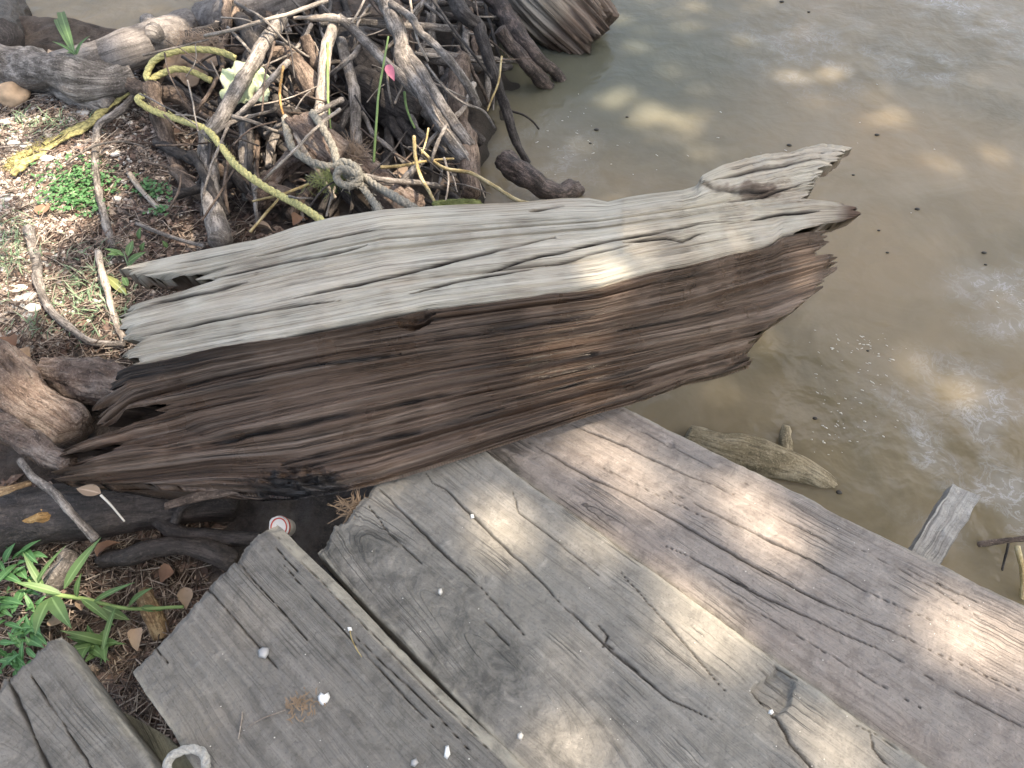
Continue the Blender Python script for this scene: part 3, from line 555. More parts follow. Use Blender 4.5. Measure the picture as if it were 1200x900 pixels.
S_('stump', 'lumpy grey rootstock at the left end of the long smooth trunk', [(-15,80,.03),(30,82,.05),(75,90,.07),(115,95,.08),(150,88,.08)], 19, 22, 'grey', .45, 'stump')
S_('rotten_root', 'grey crumbly root sloping below the left end of the trunk', [(0,120,-.01),(45,105,.0),(90,112,.02),(135,125,.02)], 12, 14, 'grey', .5, 'root')
S_('branch', 'dark branch leaning over the long trunk near the top left pool', [(132,-18,.2),(152,4,.2),(172,26,.19),(182,40,.17)], 9, 12, 'grey', .1, 'branch')
S_('trunk', 'black shaded trunk cut by the top left corner', [(18,-40,.1),(10,0,.12),(2,45,.1)], 22, 20, 'wetdark', .15)
S_('branch', 'long straight grey branch leaning from the trunk down to the log', [(330,22,.20),(306,58,.22),(285,95,.23),(262,134,.22),(243,160,.18)], 8.5, 10, 'grey', .08, 'branch')
S_('branch', 'thick pale grey branch ending against the back of the log', [(240,152,.10),(243,190,.11),(249,235,.12),(258,282,.13)], 9, 15, 'grey', .12, 'branch')
S_('root', 'dark forked root running right from the thick pale branch', [(244,190,.10),(268,206,.10),(300,218,.10),(340,232,.10)], 9, 12, 'brown', .2)
S_('branch', 'short brown branch standing under the yellow rope loop', [(176,100,.13),(184,130,.08),(198,165,.04),(212,205,.01),(222,240,.0)], 13, 6, 'brown', .18)
S_('root', 'knobbly brown root head where the yellow ropes cross', [(148,98,.07),(172,108,.10),(205,112,.08),(230,128,.05),(258,142,.02)], 11, 7, 'brown', .35)
S_('stick', 'grey upright stick on the gravel left of the log', [(158,112,.06),(140,132,.05),(115,150,.03),(113,190,.02),(120,240,.02),(133,290,.02)], 5, 5, 'grey', .15)
S_('stick', 'bent grey stick across the grass left of the log', [(34,268,.015),(42,310,.015),(52,350,.02),(75,380,.02),(105,400,.02),(146,404,.02)], 6, 3.5, 'grey', .15)
S_('stick', 'thin forked grey stick in the grass beside the pale log end', [(115,295,.03),(124,340,.03),(132,370,.02),(146,400,.02)], 4, 3.5, 'pale', .15)
S_('branch', 'upright pale branch with a green strip of bark', [(392,24,.27),(383,60,.27),(380,95,.25),(377,125,.22),(376,150,.2)], 7, 9.5, 'pale', .08)
S_('branch', 'smooth grey branch standing right of the green striped branch', [(400,48,.22),(408,75,.22),(416,105,.22),(417,140,.18),(418,170,.15)], 7, 8, 'grey', .1)
S_('branch', 'thick grey diagonal branch with a crook beside the pink petal', [(443,-12,.3),(458,18,.3),(470,48,.3),(472,72,.29),(494,108,.27),(520,150,.24),(545,188,.2)], 11, 9, 'grey', .14)
S_('branch', 'grey branch splitting right off the thick diagonal branch', [(474,58,.30),(492,84,.29),(512,112,.28),(534,146,.25),(552,172,.22)], 8, 7.5, 'grey', .1)
S_('branch', 'slim grey branch arching over the right half of the tangle', [(458,4,.34),(480,20,.35),(500,44,.35),(525,70,.33),(546,98,.3),(560,124,.26)], 5, 5.5, 'grey', .1)
S_('branch', 'pale grey branch slanting from the forked knot to the pink petal', [(396,20,.30),(418,38,.30),(440,60,.29),(465,86,.28),(492,112,.24)], 6, 6.5, 'grey', .1)
S_('branch', 'horizontal grey branch across the top of the tangle', [(375,27,.24),(420,28,.24),(470,31,.25),(535,34,.24)], 5, 4.5, 'grey', .08)
S_('stick', 'splintered pale stick lying level at the forked knot', [(344,21,.29),(372,22,.29),(398,22,.3)], 2, 6, 'pale', .2)
S_('branch', 'dark wet branch leaning down to the water edge', [(527,-10,.3),(545,18,.3),(560,30,.3),(566,50,.28),(577,82,.24),(589,118,.17),(605,165,.08),(622,198,.02)], 10, 5, 'dark', .15)
S_('knobby_root', 'long knobby dark root dipping into the water at top centre', [(575,-8,.22),(590,14,.22),(604,34,.2),(628,64,.14),(650,86,.08),(664,110,.03)], 12, 7, 'wetroot', .35, 'root')
S_('knobby_root', 'light tipped stubby root left of the long knobby root', [(586,34,.2),(604,58,.15),(622,80,.1),(644,102,.03)], 9, 8, 'wetroot', .3, 'root')
S_('knobby_root', 'wet brown knuckled root jutting into the water behind the log', [(588,188,.12),(610,204,.12),(634,220,.11),(658,226,.1),(678,221,.09)], 13, 11, 'wetroot', .5, 'root')
S_('branch', 'stout brown stub standing behind the dry reeds', [(540,70,.18),(536,112,.18),(541,150,.19),(550,178,.2),(552,228,.18)], 13, 15, 'brown', .25)
S_('twig', 'bent bare twig reaching to the dark leaning branch', [(500,76,.36),(522,104,.35),(545,122,.33),(566,130,.31),(580,150,.26)], 2, 1.6, 'grey', .1)
S_('twig', 'thin dark twig crossing in front of the dark leaning branch', [(504,-4,.36),(530,32,.36),(556,66,.35),(576,92,.31)], 2.4, 2, 'dark', .1)
S_('twig', 'long pale twig from the fallen trunk to the forked knot', [(240,42,.20),(278,34,.24),(312,24,.28),(350,12,.31),(384,0,.34)], 2.4, 3, 'pale', .1)
S_('twig', 'grey twig leaning in front of the crumpled green husk', [(338,72,.27),(316,94,.27),(292,120,.25),(272,142,.2)], 4.2, 3.6, 'grey', .12)
S_('twig', 'white thin twig rising beside the green stem', [(480,-6,.36),(484,22,.35),(492,52,.33),(502,72,.3)], 2, 1.6, 'pale', .1)
S_('twig', 'short pale twig at the top of the pile', [(430,-6,.34),(420,14,.34),(412,27,.33)], 1.7, 1.5, 'pale', .1)
S_('stump', 'red brown cut stump end facing left above the grey rope', [(350,152,.22),(368,168,.21),(392,190,.18)], 21, 22, 'pink', .2)
S_('branch', 'smooth brown branch curving under the red brown stump', [(352,182,.15),(334,196,.14),(318,214,.12),(300,236,.1)], 15, 13, 'pink', .15)
S_('branch', 'grey branch under the rope with a pale frayed cut end', [(412,182,.16),(436,205,.16),(460,226,.17),(485,246,.17)], 13, 20, 'pink', .15)
S_('root', 'broad grey root behind the red brown stump', [(316,64,.16),(338,66,.18),(356,86,.18),(372,116,.17)], 9, 15, 'brown', .25)
S_('root', 'blunt brown root stub left of the green striped branch', [(357,44,.22),(366,60,.2),(374,80,.18)], 8, 9, 'brown', .3)
S_('root', 'broad dark log deep in the tangle behind the green stem', [(425,100,.10),(455,118,.11),(490,140,.1)], 26, 24, 'dark', .2)
S_('branch', 'pale grey stub between the diagonal branches and the water', [(532,98,.14),(526,118,.14),(520,150,.12)], 9, 11, 'grey', .1)
S_('root', 'grey brown root lying low behind the arching branch', [(492,62,.2),(516,66,.2),(540,72,.2)], 8, 9, 'grey', .2)
S_('branch', 'dark slanting trunk behind the pale slanting branch', [(392,30,.17),(420,64,.16),(452,98,.12)], 17, 18, 'dark', .15)
S_('stick', 'pale slender stick lying low behind the green stem', [(424,132,.16),(440,158,.16),(458,174,.15),(474,192,.14)], 3.4, 2.6, 'grey', .1)
S_('reed', 'orange dry stem hanging beside the red brown stump', [(332,78,.28),(327,100,.27),(328,120,.26),(333,138,.24)], 2.8, 2, 'orange', .25, group=None)
S_('green_stem', 'upright green stem standing left of the pink petal', [(455,43,.34),(450,72,.33),(444,102,.31),(441,140,.27),(438,190,.2)], 1.7, 2.3, 'greenstem', .05, 'stem')
S_('green_stem', 'short green shoot below the thick diagonal branch', [(474,108,.22),(477,128,.22),(486,150,.21)], 2.4, 1.8, 'greenstem', .05, 'stem')
S_('green_stem', 'thin green vine down the edge of the pale branch', [(384,50,.30),(384,90,.28),(386,130,.25),(388,160,.2)], 2.6, 1.5, 'greenstem', .3, 'stem')
S_('reed', 'long yellow reed bending over toward the log top', [(493,176,.24),(509,190,.25),(525,199,.27),(551,203,.29),(580,218,.3),(603,233,.31),(625,240,.31)], 3, 4, 'reed', .1)
S_('reed', 'upright dry reed stub leaning on the long yellow reed', [(485,160,.3),(486,185,.28),(492,208,.26),(503,226,.27),(512,241,.3)], 3.5, 3.2, 'reed', .1)
S_('reed', 'straight yellow reed lying behind the upright reed stub', [(446,196,.22),(480,193,.23),(508,189,.23),(532,186,.23)], 3.2, 2, 'reed', .08)
S_('reed', 'pale reed leaning right over the upright reed stub', [(502,150,.3),(498,166,.29),(494,180,.28)], 2, 1.6, 'reed', .08)
S_('reed', 'dry reed crossing under the yellow rope left end', [(293,272,.16),(312,248,.18),(332,226,.2)], 3, 2.4, 'reed', .08)
S_('reed', 'dry reed lying level below the grey rope', [(296,236,.17),(330,229,.19),(362,216,.21)], 2, 3, 'reed', .08)
S_('reed', 'short yellow shoot in front of the dark leaning branch', [(588,66,.32),(585,90,.3),(580,108,.28),(571,130,.25)], 2, 1.8, 'reed', .08)
S_('twig', 'thin brown twig lying on the litter right of the clover', [(150,168,.02),(180,168,.03),(200,176,.03)], 1.6, 1.2, 'brown', .1)
S_('twig', 'long thin grey twig on the litter above the pale log end', [(160,262,.03),(185,272,.03),(215,282,.03),(240,288,.05)], 2.6, 2.4, 'grey', .1)
S_('stick', 'pale bleached stick lying beside the round white shells', [(152,204,.02),(165,222,.02),(178,236,.02),(186,244,.02)], 3.6, 3.4, 'pale', .15)
S_('twig', 'thin arching twig over the clover patch', [(78,190,.02),(108,172,.05),(140,166,.05),(170,172,.03)], 1.5, 1.2, 'grey', .1)
S_('twig', 'curved twig arching out over the water behind the log', [(597,130,.08),(612,134,.08),(624,142,.06),(632,152,.02)], 1.6, 1.2, 'dark', .1)
# lower left
S_('trunk', 'wet bluish trunk with an orange scar under the left log end', [(-30,620,.04),(40,606,.05),(110,596,.06),(190,588,.06),(275,584,.06)], 34, 26, 'wetdark', .1)
tk = bpy.data.objects['trunk.001'] if 'trunk.001' in bpy.data.objects else bpy.data.objects['trunk']
_a, _b = [atg(px, py, h) - np.array(tk.location) for px, py, h in ((22, 614, .092), (84, 598, .085))]
_V, _f, _u = tube_arrays(np.array([_a, (_a + _b) / 2 + [0, 0, .004], _b]), [.004, .017, .005], 14, 30, knob=.25, seed=5, rid=.1); link('bark_scar', mesh('bark_scar', _V, _f, M['orange'], _u), parent=tk)
S_('driftwood_stump', 'pinkish brown broken trunk at the left edge', [(-30,425,.05),(10,452,.06),(45,478,.07),(88,508,.07)], 32, 24, 'pink', .2, 'driftwood')
S_('driftwood_root', 'short pinkish stump tucked behind the dark log corner', [(48,436,.05),(82,440,.06),(120,448,.07),(158,458,.08)], 19, 20, 'pink', .22, 'root')
S_('driftwood_stick', 'thick light brown stick pointing at the splintered log end', [(-20,492,.12),(20,512,.13),(50,528,.14),(80,546,.15)], 14, 12, 'pink', .06, 'stick')
S_('stick', 'crooked grey stick below the splintered log end', [(24,540,.13),(42,562,.15),(68,582,.16),(88,604,.15),(112,632,.12)], 4, 5, 'grey', .15)
S_('root', 'dark root bowing beneath the log toward the plank corner', [(120,655,.03),(150,650,.06),(188,640,.07),(225,642,.07),(275,658,.05)], 10, 12, 'wetdark', .12)
S_('root', 'dark root running level just under the log splinter', [(165,596,.05),(200,620,.07),(250,628,.07),(305,632,.06)], 9, 9, 'wetdark', .12)
S_('root', 'dark curved root rising under the hanging splinter', [(205,612,.1),(215,594,.12),(240,582,.13),(268,572,.13)], 6, 5, 'dark', .12)
S_('bark_piece', 'thin flat piece of brown bark at the left edge', [(-12,580,.14),(12,574,.14),(36,566,.13)], 9, 4, 'ochre', .2, 'bark', flat=.3)
S_('log_splinter', 'long thin splinter hanging below the dark side of the log', [(194,593,.33),(240,581,.35),(300,566,.38),(352,552,.41)], 5, 11, 'brown', .1, 'splinter', ground=False, flat=.6)
S_('stump', 'small mossy stump among the green leaves at lower left', [(48,692,.0),(70,672,.03),(84,650,.05)], 14, 12, 'grey', .3)
S_('root', 'rounded pale root buried beside the third plank end', [(190,745,.0),(178,715,.04),(170,695,.03)], 11, 9, 'ochre', .12)
# far top right of the tangle: rotted trunk end, half in the water
def fib_log():
    P = np.array([at(588,-75,.26), at(625,-25,.20), at(660,12,.10), at(688,40,.01)]); R = [.17, .165, .16, .145]
    V, fs, uv = tube_arrays(P, R, 220, 60, knob=.0, seed=5)
    n, seg = 60, 220; body = V[:n * seg].reshape(n, seg, 3); c = body.mean(1, keepdims=True); a = np.arange(seg) / seg * 40
    s = np.linspace(0, 1, n)[:, None]; k = 1 - .13 * smooth(.45, .05, np.abs(noise(a[None] + 0 * s, s * 1.2, 0, 4))) + .04 * noise(a[None] * 2.6, s * 2, 0, 5)
    body = c + (body - c) * k[..., None]; jag = .05 * noise(a * .9, 0 * a, 0, 8) + .03 * noise(a * 3, 0 * a, 0, 9)
    T = (P[-1] - P[-2]) / np.linalg.norm(P[-1] - P[-2]); body += (smooth(.8, 1, s) * jag[None])[..., None] * T
    V[:n * seg] = body.reshape(-1, 3)
    ph = np.tile(a * .012, n); al = np.repeat(np.linspace(0, .6, n), seg)
    w = np.repeat(smooth(.45, .8, np.linspace(0, 1, n)), seg) * .55 + .5
    z = np.zeros(len(V)); me = mesh('rotted_trunk', V, fs, M['log'], attrs={'phi': np.r_[ph, 0, 0], 'along': np.r_[al, 0, 0], 'wet': np.r_[w, 1, 1], 'crack': z, 'black': z, 'stain_tone': z + .1})
    centre(link('rotted_trunk', me, 'deeply grooved rotted trunk end standing in the water at top centre', 'trunk'))
fib_log()
# submerged branch by the water edge plank
def drowned():
    P = [at(806,512,.004), at(848,526,.008), at(888,536,.004), at(932,550,-.003), at(962,564,-.014), at(986,580,-.032)]; R = [.026, .040, .045, .042, .034, .018]
    V, fs, uv = tube_arrays(P, R, 30, 60, knob=.12, seed=3, rid=.1); centre(link('sunken_branch', mesh('sunken_branch', V, fs, M['drown'], uv), 'tan branch half sunk in the water beside the outer plank', 'branch'))
    root = bpy.data.objects[-1] if False else None
drowned()
S_('sunken_stub', 'faint sunken side stub of wood under the water by the tan branch', [(928,556,.0),(923,530,.004),(920,503,-.012)], 8, 7, 'drown', .1, 'stub', ground=False)
S_('twig', 'dark wet twig poking out of the water at the right edge', [(1146,638,.02),(1168,635,.03),(1215,626,.05)], 3.4, 3, 'brown', .15, ground=False)
S_('twig', 'thin drooping twig under the dark twig at the right edge', [(1182,634,.03),(1178,652,.02),(1170,690,-.03)], 1.6, 1.2, 'dark', .1, ground=False)
S_('reed', 'bright yellow reed stalk standing in the water at the right edge', [(1192,640,.06),(1198,662,.05),(1201,690,.02),(1197,712,-.02)], 5, 4, 'reed', .12, ground=False)
def where(px, py, r, a, mt, what):
    c = {'dark': 'blackish', 'wetdark': 'wet black', 'brown': 'brown', 'grey': 'grey', 'pale': 'pale'}[mt]; a = math.degrees(a) % 180
    d = 'lying level' if a < 22 or a > 158 else 'sloping down to the right' if a < 68 else 'standing upright' if a < 112 else 'sloping down to the left'
    q = 'behind the yellow rope' if px < 300 and py > 120 else 'behind the green husk' if px < 320 and py > 60 else 'beside the fallen trunk' if px < 330 else 'near the red brown stump' if px < 400 and py > 120 else 'under the forked knot' if px < 430 and py < 90 else 'near the grey rope knot' if px < 450 else 'near the dry yellow reeds' if py > 150 else 'under the arching grey branch' if px < 540 else 'beside the dark leaning branch'
    t = ('hair thin' if r < 1.2 else 'thin') if what == 'twig' else 'slender' if r < 4 else 'medium' if r < 6 else 'thick'
    return f'{t} {c} {what} {d} {q}'
# filler roots packed in behind the ones that can be told apart
for i in range(150):
    px, py = random.uniform(225, 600), random.uniform(-5, 235)
    if px > 560 and py > 120: px -= 90
    a = random.gauss(1.0, .6); L = random.uniform(50, 130); h = random.uniform(.02, .13); dx, dy = math.cos(a) * L / 2, math.sin(a) * L / 2
    r = random.choice((2.5, 3, 3.5, 4.5, 5.5, 7, 9))
    mt = random.choice(('dark', 'dark', 'brown', 'grey', 'wetdark'))
    S_('root', where(px, py, r, a, mt, 'root'), [(px - dx, py - dy, h), (px + random.uniform(-8, 8), py + random.uniform(-6, 6), h + .03), (px + dx, py + dy, h - .01)], r, r * .8, mt, .2, 'root', 'roots packed deep in the tangle', seed=i + 5)
for i in range(90):
    px, py = random.uniform(190, 600), random.uniform(-5, 232); a = random.uniform(-1.4, 1.9); L = random.uniform(25, 85); h = random.uniform(.12, .26)
    if px > 550 and py > 100: px -= 110
    dx, dy = math.cos(a) * L / 2, math.sin(a) * L / 2; r = random.uniform(.8, 1.7)
    mt = random.choice(('grey', 'pale', 'brown', 'brown', 'dark'))
    S_('twig', where(px, py, r, a, mt, 'twig'), [(px - dx, py - dy, h), (px + random.uniform(-5, 5), py + random.uniform(-5, 5), h + .02), (px + dx, py + dy, h)], r, r * .7, mt, .15, 'twig', 'fine dry twigs caught in the tangle', seed=i + 300)
for i in range(70):
    px, py = random.uniform(130, 330), random.uniform(-8, 45); 
    if py > 62 - .28 * (px - 60) - 22: continue
    a = random.gauss(-.25, .35); L = random.uniform(40, 110); dx, dy = math.cos(a) * L / 2, math.sin(a) * L / 2
    S_('reed', 'dry straw coloured reed heaped behind the fallen trunk', [(px - dx, py - dy, .05), (px, py - 3, .09), (px + dx, py + dy, .05)], random.uniform(1.4, 3), 1.4, random.choice(('reed', 'pale', 'ochre')), .1, 'reed', 'dry reeds heaped behind the fallen trunk', seed=i + 500)
for i in range(28):
    px, py = random.uniform(250, 590), random.uniform(0, 215); px -= 90 * (px > 540 and py > 100); a = random.choice((random.gauss(1.1, .25), random.gauss(.5, .4), random.gauss(2.2, .3))); L = random.uniform(50, 150); h = random.uniform(.14, .27); dx, dy = math.cos(a) * L / 2, math.sin(a) * L / 2
    r = random.choice((1.8, 2.4, 3, 3.6, 4.4)); mt = random.choice(('grey', 'grey', 'pale', 'brown', 'grey'))
    S_('stick', where(px, py, r, a, mt, 'stick'), [(px - dx, py - dy, h + .04), (px - dx * .4 + random.uniform(-7, 7), py - dy * .4, h + .05), (px + dx * .3 + random.uniform(-7, 7), py + dy * .3, h), (px + dx, py + dy, h - .08)], r, r * .75, mt, .16, 'stick', 'loose sticks strewn over the root pile', seed=i + 700)
# ---------------------------------------------------------------- ropes
def rope(name, label, pts, r, mat, twist=True, ground=True, fray=0, turns=None, parent=None):
    P = np.array([(atg(a, b, h) if ground else at(a, b, h)) for a, b, h in pts]); R = float(np.mean([pxr(r, p) for p in P])); L = np.linalg.norm(np.diff(P, axis=0), axis=1).sum()
    n = int(min(400, L / (R * .35))); C = catmull(P, n); T = np.gradient(C, axis=0); T /= np.linalg.norm(T, axis=1)[:, None]; N = np.cross(T, [0, 0, 1.]); N /= np.linalg.norm(N, axis=1)[:, None]; B = np.cross(T, N)
    s = np.r_[0, np.cumsum(np.linalg.norm(np.diff(C, axis=0), axis=1))]; Vs, Fs, Us = [], [], []; off = 0
    for k in range(3):
        ang = s / (R * 6.) * 2 * math.pi + k * 2 * math.pi / 3; Q = C + R * .34 * (np.cos(ang)[:, None] * N + np.sin(ang)[:, None] * B)
        V, fs, uv = tube_arrays(Q, [R * .60] * 2, 8, n, knob=.10, seed=k + 3); Vs.append(V); Us.append(uv); Fs += [tuple(i + off for i in f) for f in fs]; off += len(V)
    o = link(name, mesh(name, np.vstack(Vs), Fs, M[mat], np.vstack(Us)), label, 'rope', parent=parent); return o
def hairs(parent, pts, r, mat, n, ln, sd, name='fibre'):
    """loose fibres, one joined part"""
    P = catmull(np.array([atg(a, b, h) for a, b, h in pts]), 60); rg = np.random.default_rng(sd); V, Fc = [], []
    for i in range(n):
        c = P[rg.integers(0, 59)] + rg.normal(0, r, 3) * [1, 1, .5]; t = P[min(59, rg.integers(1, 59))] - P[0]; t = t / np.linalg.norm(t); d = t + rg.normal(0, .55, 3); d /= np.linalg.norm(d); l = ln * rg.uniform(.5, 1.3); q = np.cross(d, [0, 0, 1]); q /= np.linalg.norm(q); w = .0009
        b = len(V); m = c + d * l * .5 + rg.normal(0, .15, 3) * l; V += [c - q * w, c + q * w, m - q * w, m + q * w, c + d * l - q * w * .4, c + d * l + q * w * .4]; Fc += [(b, b + 1, b + 3, b + 2), (b + 2, b + 3, b + 5, b + 4)]
    return link(name, mesh(name, V, Fc, M[mat]), parent=parent, kind='stuff')
y1 = rope('yellow_rope', 'yellow rope snaking from the root head down behind the log', [(166,112,.14),(162,118,.14),(180,130,.12),(215,142,.14),(242,152,.2),(258,170,.22),(275,192,.22),(300,212,.22),(330,230,.23),(355,243,.26),(382,262,.28)], 4.6, 'yrope')
y2 = rope('yellow_rope', 'pair of pale yellow rope loops arching left of the green husk', [(175,94,.14),(172,88,.15),(180,72,.17),(198,62,.18),(225,58,.18),(255,60,.17),(276,68,.15)], 4.4, 'yrope')
y3 = rope('yellow_rope', 'lower short yellow rope arc under the pale rope loop', [(176,96,.13),(186,88,.14),(205,81,.15),(225,84,.14),(248,95,.11)], 4.2, 'yrope')
y4 = S_('yellow_rope', 'frayed flattened yellow rope running to the left edge', [(155,106,.06),(135,120,.04),(115,134,.03),(98,146,.02),(80,153,.012),(60,163,.01),(40,175,.008),(20,186,.006),(8,196,.004)], 4.5, 8, 'yfray', .4, 'rope', flat=.45)
y5 = link('frayed_strand', y4.data.copy(), parent=y4); y5.location = (.012, -.022, 0); y5.rotation_euler = (0, 0, .10)
fr_ = hairs(None, [(60,163,.01),(40,175,.01),(20,186,.008),(8,196,.006)], .009, 'yfray', 420, .018, 4); fr_.parent = y4; fr_.location = -np.array(y4.location)
hairs(y1, [(166,112,.14),(215,142,.14),(258,170,.22),(300,212,.22),(382,262,.28)], .004, 'yrope', 130, .012, 6)
g1 = rope('grey_rope', 'weathered grey twisted rope wound around the stump above the log', [(334,138,.26),(338,160,.25),(345,176,.24),(365,190,.24),(388,196,.25),(410,202,.26),(430,214,.27),(455,226,.29),(482,242,.31),(496,252,.3)], 5.6, 'grope')
g2 = rope('grey_rope', 'grey rope strand rising from the knot beside the red stump', [(366,132,.28),(378,150,.29),(390,172,.28),(396,192,.27),(410,210,.26)], 5.2, 'grope')
g3 = rope('grey_rope', 'grey rope end hanging from the knot onto the log', [(404,198,.28),(420,214,.28),(436,234,.3),(446,250,.31)], 4.8, 'grope')
g4 = rope('grey_rope', 'second grey rope end lying right of the hanging one', [(398,192,.29),(424,206,.29),(448,222,.3),(470,236,.31),(490,246,.31)], 4.6, 'grope')
g5 = rope('grey_rope', 'lumpy grey rope knot above the middle of the log', [(392,196,.28),(404,190,.30),(418,198,.31),(420,212,.30),(406,218,.29),(394,208,.29),(402,198,.31),(422,206,.31)], 5.4, 'grope')
for q_, pts_ in ((g1, [(334,138,.26),(365,190,.24),(430,214,.27),(482,242,.31)]), (g3, [(404,198,.28),(436,234,.3),(446,250,.31)]), (g5, [(392,196,.28),(418,198,.31),(406,218,.29),(422,206,.31)])): hairs(q_, pts_, .006, 'grope', 160, .014, 8)
wr = rope('white_cord', 'loop of white cord lying on the third plank at the bottom edge', [(196,905,.46),(198,890,.462),(210,881,.463),(226,878,.463),(239,884,.463),(242,900,.462)], 6., 'cordw', ground=False); wr['category'] = 'cord'; wr.name = 'cord'
# ---------------------------------------------------------------- leaves and plants
def blade(L, w, bend=.3, curl=.2, n=8, cup=.25, tip=1.0):
    V, Fc = [], []
    for i in range(n + 1):
        s = i / n; ww = w * (math.sin(math.pi * min(1, s ** .75 * .97 + .03)) ** tip) * .5 + 1e-4; a = bend * s; x = L * (math.sin(a) / a if a > 1e-3 else 1) * s; z = -L * s * (1 - math.cos(a)) / (a if a > 1e-3 else 1) 
        V += [(x, -ww, z + cup * ww), (x, 0, z), (x, ww, z + cup * ww)]
    for i in range(n):
        b = i * 3; Fc += [(b, b + 3, b + 4, b + 1), (b + 1, b + 4, b + 5, b + 2)]
    return np.array(V), Fc
def rotm(az, el, roll=0):
    ca, sa, ce, se, cr, sr = math.cos(az), math.sin(az), math.cos(el), math.sin(el), math.cos(roll), math.sin(roll)
    Rx = np.array([[1, 0, 0], [0, cr, -sr], [0, sr, cr]]); Ry = np.array([[ce, 0, -se], [0, 1, 0], [se, 0, ce]]); Rz = np.array([[ca, -sa, 0], [sa, ca, 0], [0, 0, 1]]); return Rz @ Ry @ Rx
LEAFC = {}
def leaf_part(parent, p, az, el, L, w, mat='leafg', bend=.6, roll=0., name='leaf', cup=.25, label=None):
    key = (round(L * 50), round(w * 100), mat, round(bend, 1), cup)
    if key not in LEAFC:
        V, Fc = blade(L, w, bend, cup=cup); LEAFC[key] = mesh('leaf', V, Fc, M[mat], attrs={'rib': np.tile([0, 1, 0], len(V) // 3), 'tint': np.linspace(-.1, .4, len(V)) * random.uniform(.4, 1)})
    o = bpy.data.objects.new(name, LEAFC[key]); COL.objects.link(o); o.location = p; o.rotation_euler = (roll, -el, az)
    if parent: o.parent = parent
    return o
def plant(label, base, leaves, stem=None, mat='leafg'):
    b = atg(*base); r = empty('leafy_plant', b, label, 'plant')
    if stem is not None:
        P = np.array([atg(*q) for q in stem]) - b; V, fs, uv = tube_arrays(P, [pxr(3., b), pxr(2., b)], 6, seed=2); link('stem', mesh('stem', V, fs, M['greenstem'], uv), parent=r)
    for (px, py, h, tx, ty, th, w) in leaves:
        a = atg(px, py, h); t = atg(tx, ty, th); d = t - a; L = np.linalg.norm(d)
        leaf_part(r, a - b, math.atan2(d[1], d[0]), math.asin(d[2] / L) + .25, L * 1.04, pxr(w, a) * 1.35, mat, .5, random.uniform(-.4, .4))
    return r
plant('trailing plant with long pointed green leaves at lower left', (60, 690, .03),
      [(75,690,.08,120,634,.14,9),(72,696,.07,18,682,.1,7),(52,690,.08,28,648,.1,6),(40,690,.08,76,640,.12,5),(60,700,.08,40,745,.1,13),(60,700,.09,85,735,.12,12),(95,702,.08,130,725,.06,10),(120,712,.07,150,728,.04,9),(30,690,.06,14,720,.04,6),(135,712,.07,118,776,.05,6),(90,700,.07,95,672,.12,6),(150,712,.06,176,690,.1,8),(165,712,.06,190,716,.04,6),(110,705,.08,150,690,.1,5)],
      [(35,680,.06),(60,695,.07),(100,702,.07),(150,713,.06),(215,711,.06)])
plant('pale green rosette of small leaves beside the leftmost plank', (105, 755, .02),
      [(100 + 3 * i, 755, .03, 105 + 34 * math.cos(i * .9), 755 + 26 * math.sin(i * .9), .05 + .02 * (i % 3), 8) for i in range(12)], mat='leafg')
plant('dark green leaves crowding the left edge above the leftmost plank', (10, 700, .02),
      [(q_[0], q_[1], .05, q_[0] + random.uniform(-24, 24), q_[1] + random.uniform(-22, 22), .07, random.uniform(4, 8)) for q_ in [(random.uniform(-12, 42), random.uniform(640, 790)) for _ in range(90)]], mat='clover')
plant('bright green sprout beside the fallen trunk at top left', (88, 64, .1),
      [(88,64,.16,84,28,.22,8),(88,64,.16,104,42,.2,7),(88,64,.16,66,50,.18,7),(88,64,.15,76,62,.17,6),(90,64,.16,96,50,.2,7),(86,64,.16,70,40,.2,5)])
plant('green leaves poking out by the pale log tip', (140, 330, .02),
      [(145,300,.03,118,288,.05,7),(150,300,.03,158,278,.06,6),(150,308,.03,172,296,.05,6),(140,298,.03,122,300,.06,5),(163,280,.03,165,268,.05,6),(166,294,.03,170,284,.05,5),(196,290,.03,190,282,.05,4),(145,322,.03,158,306,.06,7),(150,335,.03,140,318,.06,6)])
for (px, py, tx, ty, w, lab) in [(46,252,56,236,8,'red brown dry leaf standing on the gravel'), (172,318,200,334,7,'yellowing curled leaf lying in the notch of the log'), (148,345,120,318,5,'long green blade leaf left of the log notch')]:
    a, t = atg(px, py, .02), atg(tx, ty, .035); d = t - a; L = np.linalg.norm(d)
    o = leaf_part(None, a, math.atan2(d[1], d[0]), .2, L, pxr(w, a) * 2.2, 'drybrown' if 'red' in lab else 'olive', .4); o.name = 'dry_leaf'; o['label'] = lab; o['category'] = 'leaf'
